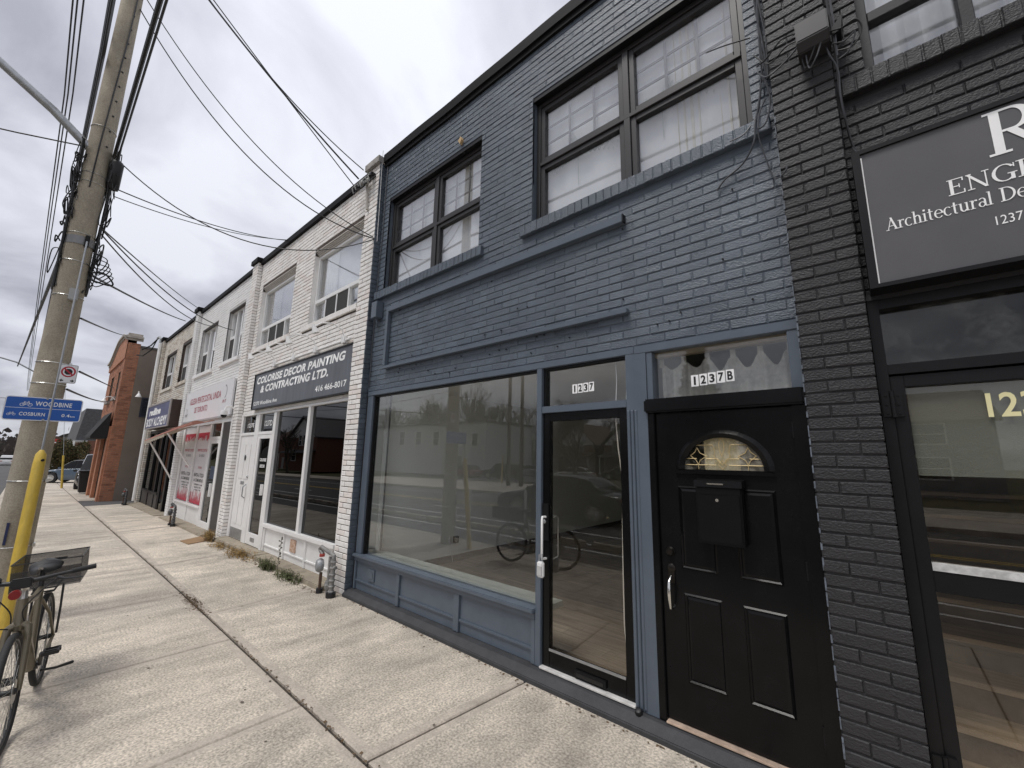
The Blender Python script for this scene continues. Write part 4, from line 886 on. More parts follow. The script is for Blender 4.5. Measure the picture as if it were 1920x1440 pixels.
# gas meters
def gasmeter(x, y, label, s=1.0, z=0.0, dark=False):
    e = thing('gas_meter', label, 'gas meter', (x,y,z)); GP = M('dark_gas_pipe', (.07,.07,.072), .5, var=.35, scale=18) if dark else M('grey_gas_pipe', (.27,.265,.255), .6, metal=.2, var=.45, scale=22); RU = M('rusty_pipe', (.10,.055,.035), .7, var=.5, scale=20)
    P = lambda a, b, c: (x+a*s, y+b*s, z+c*s)
    MB().tube([P(.13,0,0),P(.13,0,.46)], [.030*s,.028*s], 12).build('riser', GP, e, smooth=True)
    m = MB()
    for q in (.07,.13,.20,.27,.35,.42): m.lathe([(.034*s,-.015*s),(.042*s,0),(.034*s,.015*s)], P(.13,0,q), (0,0,1), 10)
    m.build('couplings', GP, e, smooth=True); MB().tube([P(.20,-.0,.36),P(.13,0,.36)], .022*s, 8).build('valve', GP, e)
    MB().tube([P(0,.02,0),P(0,.02,.46)], .024*s, 8).build('outlet_pipe', GP, e, smooth=True); MB().lathe([(.04*s,-.05*s),(.05*s,0),(.035*s,.05*s)], P(0,.02,.12), (0,0,1), 10).build('outlet_valve', GP, e)
    MB().tube([P(.13,0,.45),P(.13,0,.49),P(.08,0,.51),P(0,.02,.50),P(-.1,0,.53),P(-.19,-.02,.56),P(-.23,-.02,.53),P(-.19,-.02,.50),P(-.15,-.01,.47)], .026*s, 9).build('loop_pipe', GP, e, smooth=True)
    MB().lathe([(.03*s,-.05*s),(.07*s,-.04*s),(.085*s,-.01*s),(.085*s,.01*s),(.07*s,.04*s),(.04*s,.05*s)], P(-.15,-.04,.34), (-.3,-1,.05), 18).build('regulator', GP if dark else M('light_grey_cast', (.30,.31,.32), .5, metal=.3, var=.25), e, smooth=True)
    MB().lathe([(.035*s,0),(.035*s,.03*s)], P(-.13,-.03,.45), (0,0,1), 10).build('red_cap', M('red_plastic', (.35,.05,.04), .5), e)
    MB().tube([P(-.14,-.02,.25),P(-.14,-.02,.02)], .02*s, 8).build('inlet_pipe', RU, e); MB().tube([P(-.14,-.02,-.02),P(-.14,-.02,.06)], .042*s, 10).build('sleeve', RUBBER, e); MB().tube([P(.13,0,-.02),P(.13,0,.055)], .06*s, 10).build('sleeve', RUBBER, e); return e
gasmeter(-5.50, -.24, 'grey pipework gas meter in front of the white pilaster by the blue shop')
# weeds along the step
def weed(x, y, n, h, mat, name, label, spread=.12, seed=1):
    r = random.Random(seed); m = MB(); z0 = gz(x)
    for k in range(n):
        a = r.random()*6.28; d = r.random()*spread; bx, by = x+math.cos(a)*d*1.6, y+math.sin(a)*d*.5; hh = h*r.uniform(.4,1); lx, ly = r.gauss(0,.35)*hh, r.gauss(-.1,.3)*hh
        w_ = .006+.008*r.random(); m.add([(bx-w_,by,z0),(bx+w_,by,z0),(bx+lx*.5+w_*.8,by+ly*.5,z0+hh*.6),(bx+lx*.5-w_*.8,by+ly*.5,z0+hh*.6),(bx+lx,by+ly,z0+hh)], [(0,1,2,3),(3,2,4)])
        for q in range(2): px_, py_, pz = bx+lx*.6, by+ly*.6, z0+hh*r.uniform(.3,.9); s = .015+.02*r.random(); b_ = r.random()*6.28; m.add([(px_,py_,pz),(px_+s*math.cos(b_),py_+s*math.sin(b_),pz+.01),(px_+2*s*math.cos(b_),py_+2*s*math.sin(b_),pz-.004),(px_+s*math.cos(b_+.6),py_+s*math.sin(b_+.6),pz+.006)], [(0,1,2,3)])
    return tag(m.build(name, mat, recalc=False), label, 'plant')
WG = M('weed_green', (.085,.095,.035), .8, var=.45, scale=25); WO = M('dry_weed_ochre', (.27,.17,.055), .85, var=.4, scale=25)
weed(-7.35, -.30, 110, .20, WG, 'weed', 'green weed clump growing at the step below the white kick panels', .15, 1); weed(-6.55, -.28, 150, .11, WG, 'weed', 'low green weeds along the step near the gas meter', .26, 2)
weed(-10.62, -.26, 160, .26, WO, 'dry_grass', 'ochre dry grass tuft at the foot of the white pilaster', .14, 3); weed(-9.7, -.30, 80, .09, WO, 'dry_grass', 'low dry weeds in front of the white doors', .34, 4); weed(-8.6, -.29, 160, .12, WO, 'dry_grass', 'low dry weeds along the middle of the step', .4, 5)
tl = MB(); tl.tube([(-7.05,-.26,0),(-7.06,-.25,.2),(-7.03,-.25,.36),(-7.05,-.24,.5)], .004, 5); r = random.Random(4)
for k in range(16): z = .12+.025*k; s = .02+.014*r.random(); a = r.random()*6.28; tl.add([(-7.05,-.25,z),(-7.05+s*math.cos(a),-.25+s*math.sin(a)*.6,z+.02),(-7.05+2*s*math.cos(a),-.25+s*math.sin(a),z),(-7.05+s*math.cos(a+.8),-.25,z-.01)],[(0,1,2,3)])
tag(tl.build('tall_weed', M('dark_weed', (.09,.08,.06), .9, var=.3), recalc=False), 'tall thin dark weed standing against the white kick panel', 'plant')
# ================================================================== white painted church front
C = thing('white_painted_storefront', 'white painted brick church front with a lilac-white sign and red window posters', 'building', (-13.3, 0, 0))
CW = [(-12.72,-11.42,4.09,5.50), (-15.35,-13.68,4.06,5.48)]; X0, X1 = -15.73, -10.87
holed_wall(X0, X1, 2.58, 6.12, CW, .009, .16, CMORT, 'wall', C)
part('pilaster', CMORT, C, (-16.064,-15.736,-.086,.1,-.12,6.18))
lay_bricks(C, brick_rects(X0, X1, 2.58, 6.12, CW), [CBRICK], 0.0, .03, 0)
lay_bricks(C, brick_rects(-16.07, -15.73, -.07, 6.18, [], phase=-16.07), [CBRICK], -.095, .03, 0); lay_bricks(C, brick_rects(-.093,-.002,-.07,6.18,[],phase=-.093), [CBRICK], -15.728, .03, 0, axis='y')
for x0, x1, z0, z1 in CW:
    part('window_sill', CBRICK, C, (x0-.16,x1+.1,-.05,.06,z0-.10,z0-.004), bevel=.006); q = (x1-x0)/3
    window(C, x0, x1, z0, z1, .09, .05, WHITE2, [(x0+.05,x0+q-.03,z0+.05,z0+.62,1,1),(x0+.05,x0+q-.03,z0+.70,z1-.05,1,1),(x0+q+.03,x1-q-.03,z0+.05,z1-.05,1,1),(x1-q+.03,x1-.05,z0+.05,z0+.62,1,1),(x1-q+.03,x1-.05,z0+.70,z1-.05,1,1)], GLU, [(x0+q-.03,x0+q+.03,z0+.05,z1-.05),(x1-q-.03,x1-q+.03,z0+.05,z1-.05)], [(x0+.05,x0+q-.031,z0+.62,z0+.70),(x1-q+.031,x1-.05,z0+.62,z0+.70)], .07)
    w_ = [c for c in C.children if c.name.startswith('window') and not c.name.startswith('window_')][-1]
    MB().box(x0+.05,x0+q-.03,.092,.097,z0+.05,z0+.62).build('insect_screen', SCRN, w_); MB().box(x1-q+.03,x1-.05,.092,.097,z0+.05,z0+.62).build('insect_screen', SCRN, w_)
    part('lintel', M('dark_lintel', (.07,.065,.06), .6), C, (x0,x1,.012,.089,z1-.03,z1-.0005))
shell(C, -15.97, -10.80, INDARK, 6.0); part('parapet_flashing', FLASH, C, (-15.73,-10.87,-.05,.3,6.12,6.235), bevel=.005)
part('pilaster_cap', FLASH, C, (-16.12,-15.68,-.15,.28,6.18,6.31), bevel=.01)
drape('voile_curtain', 'pale curtain in the right upper window of the white painted building', -12.7,-11.45,4.1,5.45,.26,VOILE,8,.02); drape('voile_curtain', 'pale curtain in the left upper window of the white painted building', -15.3,-13.7,4.1,5.45,.26,VOILE,9,.02)
S3 = thing('church_sign', 'lilac-white church sign with red capitals on the white painted building', 'sign', (-13.5,-.05,2.64))
part('panel', M('sign_lilac_white', (.72,.715,.725), .45, var=.04), S3, (-15.72,-11.24,-.06,-.02,2.66,3.52)); part('bottom_rail', M('sign_rail_grey', (.35,.34,.34), .5), S3, (-15.72,-11.24,-.065,-.002,2.615,2.6595))
RED = M('sign_red', (.36,.03,.06), .5, var=.1); GREYL = M('sign_grey_print', (.22,.20,.21), .5)
facetext('IGLESIA PENTECOSTAL UNIDA', RED, -15.15, -12.15, 3.13, 3.31, -.062, S3, bold=.015); facetext('DE TORONTO', RED, -14.55, -13.25, 2.87, 3.03, -.062, S3, bold=.015)
for bx in (-11.95, -15.55):
    em = MB(); sgn = 1.0 if bx > -13 else .7
    for k in range(9): a0, a1 = RAD(-80+20*k), RAD(-60+20*k); em.quad(*[(bx+sgn*.12+r_*sgn*math.cos(t), -.063, 3.25*(1 if bx > -13 else .90)+r_*sgn*math.sin(t)*1.2) for r_, t in ((.14,a0),(.14,a1),(.115,a1),(.115,a0))])
    em.build('emblem', GREYL, S3, recalc=False); facetext('IPUT', RED if bx > -13 else GREYL, bx, bx+.28, 2.97 if bx > -13 else 2.80, 3.05 if bx > -13 else 2.88, -.0625, S3, bold=.0)
CF = lambda *b: part('frame', WHITE, C, *b, bevel=.003)
CF((-15.73,-10.87,-.006,.09,2.50,2.579)); CF((-15.72,-15.53,-.005,.09,-.03,2.4995)); CF((-14.20,-14.10,-.007,.09,.45,2.4995)); CF((-12.86,-12.78,-.007,.09,-.03,2.4995)); CF((-11.93,-11.83,-.007,.09,-.03,2.4995)); CF((-11.26,-10.88,-.005,.09,-.03,2.4995)); CF((-15.5295,-12.8605,-.03,.09,.40,.4495)); CF((-12.7795,-11.9305,-.004,.09,2.10,2.17))
part('kick_panel', WHITE, C, (-15.5295,-12.8605,.02,.06,-.03,.3995)); part('kick_stile', WHITE, C, (-14.19,-14.12,.004,.0195,-.02,.3995))
part('transom_pane', GT, C, (-12.7795,-11.9305,.04,.045,2.1705,2.4995))
gd = MB(); gd.box(-12.7785,-12.68,.0,.05,-.02,2.098); gd.box(-12.03,-11.9315,.0,.05,-.02,2.098); gd.box(-12.6795,-12.0305,.001,.05,-.02,.14); gd.box(-12.6795,-12.0305,.001,.05,2.0,2.098)
D5 = gd.build('glass_door', WHITE, C, bevel=.003); part('pane', GT, D5, (-12.6798,-12.0302,.025,.03,.1405,1.9995)); part('notice', M('navy_poster', (.03,.05,.10), .5), D5, (-12.45,-12.1,.018,.0245,1.15,1.45)); part('handle', WHITE2, D5, (-12.10,-12.05,-.05,-.0005,.75,1.05))
part('dark_door', M('dark_brown_door', (.045,.042,.042), .5, var=.1), C, (-11.8295,-11.2605,.01,.06,-.02,2.4995))
st = MB(); st.add([(-15.7,-.30,-.25),(-11.25,-.30,-.2),(-11.25,.06,-.2),(-15.7,.06,-.25),(-15.7,-.28,-.035),(-11.25,-.28,.01),(-11.25,.06,.012),(-15.7,.06,-.031)], [(4,5,6,7),(0,1,5,4),(1,2,6,5),(3,0,4,7)]); st.build('step', STEP, C, bevel=.012)
PW = M('poster_white', (.72,.69,.69), .5, var=.05); PR = M('poster_crimson', (.52,.035,.07), .5, var=.25, scale=8)
for (a, b, nm) in ((-15.50,-14.22,'left'),(-14.08,-12.88,'right')):
    P_ = thing('window_poster', nm+' red and white poster in the church window', 'poster', ((a+b)/2,.03,.46), 'window posters'); part('sheet', PW, P_, (a,b,.030,.034,.47,2.485)); r = random.Random(int(a*7))
    for up_ in (0, 1):
        m = MB(); n = 26
        for k in range(n):
            x0, x1 = a+(b-a)*k/n, a+(b-a)*(k+1)/n; h_ = r.uniform(.10,.34) if k % 2 else r.uniform(.2,.4)
            if up_: m.quad((x0,.0285,2.30-h_*.6),(x1,.0285,2.30-h_*.6),(x1,.0285,2.30),(x0,.0285,2.30))
            else: m.quad((x0,.0285,.47),(x1,.0285,.47),((x0+x1)/2+.01,.0285,.47+h_),((x0+x1)/2-.01,.0285,.47+h_))
        m.build('red_flames' if not up_ else 'red_drips', PR, P_, recalc=False)
    w_ = b-a; T_ = lambda s, u0, u1, z0, z1, mt: facetext(s, mt, a+w_*u0, a+w_*u1, z0, z1, .0285, P_, bold=.02)
    T_('PENTECOSTES', .12,.88,1.80,1.87,PR); T_('EL FUEGO', .30,.72,1.66,1.73,GREYL); T_('ESTUDIO', .36,.66,1.36,1.41,PR)
    T_('INVITA A TODA', .10,.90,1.14,1.24,INK); T_('LA COMUNIDAD', .12,.88,1.02,1.10,INK); T_('DOMINGO 11 AM', .22,.86,.93,.97,INK); T_('MARTES 7 PM', .28,.78,.86,.90,INK); T_('JUEVES 7 PM', .28,.8,.79,.83,INK)
gasmeter(-13.55, -.36, 'dark gas meter on the kerb step before the church posters', .95, gz(-13.5), True)
mt_ = MB(); mt_.add([(-10.95,-.69,gz(-11)+.004),(-10.42,-.66,gz(-10.5)+.004),(-10.62,-.26,gz(-10.6)+.004),(-11.25,-.28,gz(-11.2)+.004)]+[(-10.95,-.69,gz(-11)+.016),(-10.42,-.66,gz(-10.5)+.016),(-10.62,-.26,gz(-10.6)+.016),(-11.25,-.28,gz(-11.2)+.016)], [(4,5,6,7),(0,1,5,4),(1,2,6,5),(2,3,7,6),(3,0,4,7)])
tag(mt_.build('door_mat', M('tan_coir', (.30,.19,.10), .95, var=.2, scale=60, bump=.5, bscale=200)), 'tan coir door mat lying on the sidewalk before the dark door', 'mat')
# half-folded awning over the church window
aw = thing('awning', 'half-folded red and white awning with two white arms over the church window', 'awning', (-14,-.5,2.2)); AR = M('awning_red_stripe', (.62,.30,.25), .8, var=.15); AT = M('awning_tan', (.42,.36,.28), .8, var=.3, scale=30)
MB().tube([(-16.05,-.80,2.085),(-14.05,-.68,2.285),(-12.25,-.52,2.47)], .020, 8).build('front_bar', AR, aw)
MB().grid(lambda u,v:(-14.2+2.0*u, -.72+.18*u+(.60-.15*u)*v, 2.31+.185*u+(.20-.15*u)*v+.02*math.sin(v*9)), 10, 8).build('fabric', AR, aw, recalc=False)
MB().grid(lambda u,v:(-16.05+1.85*u, -.815+.12*u, 2.07+.19*u-(.09+.012*math.sin(u*60))*v), 60, 2).build('valance', AT, aw, recalc=False)
MB().grid(lambda u,v:(-16.05+1.85*u, -.80+.12*u+.62*v, 2.105+.19*u+.22*v), 8, 4).build('fabric', AT, aw, recalc=False)
MB().tube([(-15.75,-.757,2.09),(-15.76,-.10,.96)], .022, 8).build('arm', WHITE, aw); MB().tube([(-14.05,-.66,2.27),(-14.05,-.06,1.355)], .022, 8).build('arm', WHITE, aw)
# ================================================================== cream brick shop
Dd = thing('cream_brick_storefront', 'cream brick end shop with a boxed blue sign and black shopfront', 'building', (-18.5, 0, -.1)); X0, X1 = -20.95, -16.07
DW = [(-17.85,-16.60,4.09,5.46), (-20.35,-18.66,4.08,5.42)]
holed_wall(X0, X1, 2.55, 6.08, DW, .009, .16, WMORT, 'wall', Dd); part('pilaster', WMORT, Dd, (-21.294,-20.956,-.086,9.0,-.3,6.15))
lay_bricks(Dd, brick_rects(X0, X1, 2.55, 6.08, DW), [DBRICK, DBRICK2], 0.0, .03, 0)
lay_bricks(Dd, brick_rects(-21.30,-20.95,-.15,6.15,[],phase=-21.3), [DBRICK, DBRICK2], -.095, .03, 0); lay_bricks(Dd, brick_rects(-.093,-.002,-.15,6.15,[],phase=-.093), [DBRICK, DBRICK2], -20.948, .03, 0, axis='y')
for x0, x1, z0, z1 in DW:
    rowlock(Dd, x0-.15, x1+.1, z0-.115, z0-.005, -.04, .06, [DBRICK, DBRICK2], .075); mx_ = (x0+x1)/2
    window(Dd, x0, x1, z0, z1, .09, .05, WHITE2, [(x0+.05,mx_-.03,z0+.05,z0+.55,1,1),(x0+.05,mx_-.03,z0+.62,z1-.05,1,1),(mx_+.03,x1-.05,z0+.05,z1-.05,1,1)], GLU, [(mx_-.03,mx_+.03,z0+.05,z1-.05)], [(x0+.05,mx_-.031,z0+.55,z0+.62)], .07)
    w_ = [c for c in Dd.children if c.name.startswith('window')][-1]; MB().box(x0+.05,mx_-.03,.092,.097,z0+.05,z0+.55).build('insect_screen', SCRN, w_); part('lintel', M('dark_lintel', (.07,.065,.06), .6), Dd, (x0,x1,.012,.089,z1-.03,z1-.0005))
drape('voile_curtain', 'pale curtain in the right upper window of the cream brick shop', -17.8,-16.65,4.1,5.4,.26,VOILE,8,.02); drape('voile_curtain', 'pale curtain in the left upper window of the cream brick shop', -20.3,-18.7,4.1,5.4,.26,VOILE,9,.02)
shell(Dd, -20.95, -15.99, INDARK, 5.95); part('parapet_flashing', FLASH, Dd, (-20.95,-16.07,-.05,.3,6.08,6.20), bevel=.005); part('pilaster_cap', FLASH, Dd, (-21.35,-20.90,-.15,.28,6.15,6.28), bevel=.01)
S4 = thing('box_sign', 'projecting brown box sign with a blue face and white lettering on the cream shop', 'sign', (-18,-.2,2.55))
part('box', M('rust_brown_metal', (.045,.025,.018), .5, var=.3), S4, (-20.02,-16.30,-.30,-.002,2.57,3.40)); part('frame', M('sign_pale_frame', (.33,.30,.29), .5), S4, (-20.03,-16.29,-.335,-.3005,3.36,3.41),(-20.03,-16.29,-.335,-.3005,2.56,2.60),(-16.42,-16.29,-.334,-.3005,2.6005,3.3595),(-20.03,-19.98,-.334,-.3005,2.6005,3.3595)); part('face', M('sign_navy', (.045,.05,.15), .4, var=.4, scale=4), S4, (-19.98,-16.42,-.322,-.3005,2.60,3.36))
facetext('redline', CHALK, -19.6, -17.7, 3.02, 3.27, -.324, S4, bold=.05); facetext('BODY ALCHEMY', CHALK, -19.9, -16.55, 2.64, 2.93, -.324, S4, bold=.03)
DF = lambda *b: part('frame', BLACKF, Dd, *b); DF((-20.95,-16.08,-.006,.09,2.45,2.549)); 
for a in (-20.95,-19.75,-18.70,-18.05,-17.15): DF((a,a+.13,-.007,.09,-.05,2.4495))
DF((-20.8195,-18.0505,-.02,.09,.38,.45)); part('kick_panel', M('brown_black_panel', (.045,.04,.036), .5), Dd, (-20.8195,-18.0505,.01,.06,-.05,.3795))
for a, b in ((-20.8195,-19.7505),(-19.6195,-18.7005),(-18.5695,-18.0505)): part('shop_pane', GT, Dd, (a,b,.04,.046,.4505,2.4495))
part('shop_door', BLACKF, Dd, (-17.9195,-17.80,0,.05,-.05,2.4),(-17.27,-17.1505,0,.05,-.05,2.4)); part('door_pane', GT, Dd, (-17.7995,-17.2705,.02,.025,-.04,2.4)); part('pane', GT, Dd, (-17.0195,-16.08,.04,.045,0,2.4495))
st = MB(); st.add([(-20.9,-.38,-.3),(-16.1,-.34,-.3),(-16.1,.06,-.3),(-20.9,.06,-.3),(-20.9,-.36,-.075),(-16.1,-.32,-.055),(-16.1,.06,-.052),(-20.9,.06,-.072)], [(4,5,6,7),(0,1,5,4),(1,2,6,5),(3,0,4,7)]); st.build('step', STEP, Dd, bevel=.012)
dp = MB(); dp.tube([(-21.12,-.16,6.05),(-21.12,-.16,3),(-21.10,-.15,-.02)], .055, 10); tag(dp.build('downpipe', WHITE, smooth=True), 'white downpipe on the end pilaster of the cream brick shop', 'downpipe')
gasmeter(-20.6, -.45, 'grey gas meter at the foot of the white downpipe', 1.0, gz(-20.6), True)
sm = thing('service_mast', 'service mast with looped black cable above the cream brick shop', 'mast', (-21.2,-.12,5.2)); MB().tube([(-21.24,-.16,4.2),(-21.24,-.16,6.25),(-21.3,-.2,6.33),(-21.4,-.24,6.28)], .045, 9).build('mast', M('grey_mast', (.45,.46,.46), .5, metal=.3), sm, smooth=True)
MB().tube([(-21.4,-.24,6.26),(-21.5,-.35,5.8),(-21.75,-.55,5.55),(-22.1,-.7,5.6)], .02, 7).build('cable', RUBBER, sm, smooth=True); MB().tube([(-21.4,-.24,6.25),(-21.45,-.4,5.95),(-21.8,-.6,5.8)], .025, 7).build('cable', RUBBER, sm, smooth=True)
# ================================================================== red brick building with stucco side
Eb = thing('red_brick_building', 'orange-red brick building with brown stucco side wall and curved parapet', 'building', (-28, -.9, -.2)); XE, YF, ZB = -22.75, -.95, -.2
part('side_wall', STUCCO, Eb, (XE-.3,XE,YF+.40,11,ZB-.2,6.05)); part('side_coping', M('dark_coping', (.10,.095,.09), .6), Eb, (XE-.34,XE+.04,YF+.40,11,6.0505,6.13))
# brick return on the side, front with openings
part('corner_pier', RMORT, Eb, (XE-.60,XE-.006,YF+.006,YF+.40,ZB,6.2))
lay_bricks(Eb, brick_rects(YF, YF+.40, ZB, 6.2, [], course=.073, phase=YF), [RBRICK, RBRICK2], XE+.002, .03, 0, axis='y'); lay_bricks(Eb, brick_rects(XE-.60, XE, ZB, 6.2, [], course=.073, phase=XE-.6), [RBRICK, RBRICK2], YF, .03, 0)
EH = [(-24.35,-23.45,4.0,5.12),(-26.6,-25.7,4.0,5.12),(-24.95,-23.36,ZB,2.75),(-26.6,-25.5,ZB,2.75),(-27.85,-27.15,ZB,2.75)]
holed_wall(-28.1, XE-.60, ZB, 6.0, EH, YF+.04, YF+.3, RMORT, 'wall', Eb); lay_bricks(Eb, brick_rects(-28.1, XE-.60, ZB, 6.0, EH, course=.073), [RBRICK, RBRICK2], YF+.032, .03, 0)
for x0, x1, z0, z1 in EH[:2]: window(Eb, x0, x1, z0, z1, YF+.13, .06, M('dark_green_frame', (.05,.05,.045), .5), [(x0+.06,x1-.06,z0+.06,z1-.06,1,2)], GT, depth=.06); part('window_sill', STONE, Eb, (x0-.1,x1+.1,YF-.06,YF+.12,z0-.12,z0-.003))
for x0, x1, z0, z1 in EH[2:]: window(Eb, x0, x1, z0, z1, YF+.15, .10, BLACKF, [(x0+.10,x1-.10,z0+.5,z1-.1,2,1)], GT, depth=.06, name='shop_window'); part('stall_riser', RBRICK2, Eb, (x0+.1,x1-.1,YF+.16,YF+.2,z0,z0+.5))
# curved parapet with moulded coping
cp = MB()
def sw_(x):
    if x < -27.7: return 5.80
    if x < -24.9: t = (x+27.7)/2.8; return 5.80+.72*(t*t*(3-2*t))
    if x < -23.7: return 6.52
    t = (x+23.7)/.95; return 6.52-.22*min(1,t)
prof = [(-28.1+5.35*k/40, sw_(-28.1+5.35*k/40)) for k in range(41)]
for (a, za), (b, zb) in zip(prof[:-1], prof[1:]):
    cp.add([(a,YF-.02,5.55),(b,YF-.02,5.55),(b,YF+.26,5.55),(a,YF+.26,5.55),(a,YF-.02,za),(b,YF-.02,zb),(b,YF+.26,zb),(a,YF+.26,za)], [(0,1,5,4),(2,3,7,6),(0,3,2,1)])
cp.build('parapet', RBRICK, Eb)
cc = MB()
for lift, out_ in ((0.0,.05),(.09,.11)):
    for (a, za), (b, zb) in zip(prof[:-1], prof[1:]):
        za2, zb2 = za+lift, zb+lift; cc.add([(a,YF-out_,za2),(b,YF-out_,zb2),(b,YF+.30,zb2),(a,YF+.30,za2),(a,YF-out_,za2+.09),(b,YF-out_,zb2+.09),(b,YF+.30,zb2+.09),(a,YF+.30,za2+.09)], [(0,1,5,4),(2,3,7,6),(0,3,2,1),(4,5,6,7)])
    z_ = prof[-1][1]+lift; cc.box(XE,XE+out_,YF-out_,YF+.45,z_,z_+.09)
cc.build('coping', M('pale_stone_coping', (.42,.38,.33), .8, var=.25, scale=6), Eb); part('pier_block', M('pale_stone_coping', (.42,.38,.33), .8), Eb, (XE-.62,XE+.01,YF-.03,YF+.42,6.4905,6.60))
part('roof', FLASH, Eb, (-28.1,XE-.3,YF+.3,11,5.3,5.5)); part('back_walls', STUCCO, Eb, (-28.1,-27.8,YF+.3,11,ZB,5.3),(-27.8,XE-.3,10.7,11,ZB,5.3)); part('interior_screen', INDARK, Eb, (-27.8,XE-.6,YF+.8,YF+.85,ZB,5.3))
for x in (-23.06,-25.22,-26.9): part('brick_pier', RBRICK, Eb, (x-.22,x+.22,YF-.06,YF+.031,ZB,2.75))
bw = MB(); bw.prism([(YF-.07,3.32),(YF-.55,2.36),(YF-.55,2.26),(YF-.07,2.28)], 'x', -25.6, -22.95); tag(bw.build('shop_awning', M('black_canvas', (.016,.016,.017), .8, var=.2), None), 'black canvas awning sloping over the red brick shopfront', 'awning')
def barn(x, y, z, dx, dy, label):
    L_ = thing('wall_lamp', label, 'lamp', (x,y,z), 'white gooseneck wall lamps'); MB().tube([(x,y,z+.05),(x+dx*.12,y+dy*.12,z+.16),(x+dx*.26,y+dy*.26,z+.14),(x+dx*.32,y+dy*.32,z+.04)], .016, 8).build('arm', WHITE, L_, smooth=True)
    MB().lathe([(.025,.06),(.05,.03),(.09,-.05),(.105,-.09)], (x+dx*.32,y+dy*.32,z), (0,0,1), 14).build('shade', WHITE, L_, smooth=True)
barn(-23.3, YF-.02, 3.80, 0, -1, 'white gooseneck lamp on the brick front above the black awning'); barn(XE, -.38, 4.05, 1, 0, 'white gooseneck lamp on the brown stucco side wall')
lv = thing('wall_louver', 'dark blue louvered vent on the brown stucco wall', 'vent', (XE,.3,3.2)); LVM = M('dark_navy_metal', (.03,.035,.055), .5); part('frame', LVM, lv, (XE,XE+.05,-.23,-.17,3.18,3.99),(XE,XE+.05,.60,.66,3.18,3.99),(XE,XE+.05,-.17,.60,3.18,3.24),(XE,XE+.05,-.17,.60,3.93,3.99),(XE,XE+.008,-.17,.60,3.24,3.93))
for k in range(9): MB().add([(XE+.01,-.17,3.29+.07*k),(XE+.01,.60,3.29+.07*k),(XE+.045,.60,3.25+.07*k),(XE+.045,-.17,3.25+.07*k),(XE+.01,-.17,3.30+.07*k),(XE+.01,.60,3.30+.07*k),(XE+.05,.60,3.26+.07*k),(XE+.05,-.17,3.26+.07*k)],[(0,1,2,3),(4,7,6,5),(3,2,6,7),(0,4,5,1)]).build('slat', LVM, lv)
# ================================================================== utility pole
PX, PY = -7.0, -2.955
POLE = M('pole_concrete', (.37,.325,.25), .85, var=.28, scale=5, stretch=(1,1,.6), bump=.4, bscale=60, bdist=.004, speck=.2, spscale=80)
up_ = thing('utility_pole', 'tall round concrete utility pole with steel bands and cable clutter', 'utility pole', (PX,PY,0))
pr = lambda z: .150-.0062*z
def poff(z): return PX+.0035*z*0, PY-.004*max(0,z-3)
MB().tube([(poff(z)[0],poff(z)[1],z) for z in [-.3,0,1,2,3,4,5,6,7,8,9,10,11]], [pr(z) for z in [0,0,1,2,3,4,5,6,7,8,9,10,11]], 22).build('shaft', POLE, up_, smooth=True)
BAND = M('steel_band', (.62,.62,.60), .3, metal=.8, var=.2, scale=20)
for z in (.75,1.42,2.48,2.72,3.52,3.95,4.30,4.98,5.1,5.75): MB().tube([(poff(z)[0]+(pr(z)+.003)*math.cos(t*.2618),poff(z)[1]+(pr(z)+.003)*math.sin(t*.2618),z) for t in range(24)], .0045, 5, closed=True).build('band', BAND, up_)
for z in (.75,1.42,2.72): MB().box(PX+.02,PX+.09,PY+pr(z)-.012,PY+pr(z)+.012,z-.018,z+.018).build('buckle', BAND, up_)
MB().tube([(PX,PY,z) for z in (4.16,4.26)], [pr(4.2)+.008]*2, 22, cap=False).build('clamp_collar', M('grey_clamp', (.24,.24,.24), .5, metal=.5, var=.2), up_, smooth=True)
MB().box(PX+pr(4.2)-.01,PX+pr(4.2)+.03,PY+.03,PY+.07,4.14,4.28).build('guy_bracket', BLACKF, up_, bevel=.006)
MB().box(PX+pr(3.5)-.01,PX+pr(3.5)+.05,PY-.005,PY+.075,3.46,3.60).build('small_grey_box', M('light_grey_box', (.45,.45,.44), .5), up_, bevel=.008)
for k in range(10): z = 5.5+.22*k; MB().lathe([(.011,0),(.011,.012)], (poff(z)[0]+pr(z)*.88,poff(z)[1]+pr(z)*.42,z), (.9,.42,0), 8).build('step_hole', INK, up_)
MB().box(PX+.06,PX+.145,PY-.075,PY-.055,.78,1.0).build('blue_tag', M('navy_tag', (.02,.03,.10), .5), up_)
MB().tube([(PX+pr(z)+.004,PY+.03*math.sin(z),z) for z in (4.9,5.5,6.2,7,8,9)], .008, 5).build('ground_wire', RUBBER, up_)
# street-lamp arm over the road
MB().tube([(PX,PY-.1,5.45),(PX,-3.4,5.74),(PX,-3.9,6.07),(PX,-4.8,6.55),(PX,-6.0,7.0),(PX,-7.2,7.2)], [.05,.048,.046,.042,.038,.034], 12).build('lamp_arm', STEEL, up_, smooth=True)
MB().lathe([(.03,-.05),(.14,.1),(.16,.3),(.12,.5),(.03,.6)], (PX,-7.15,7.2), (0,-1,.1), 12).build('lamp_head', STEEL, up_, smooth=True)
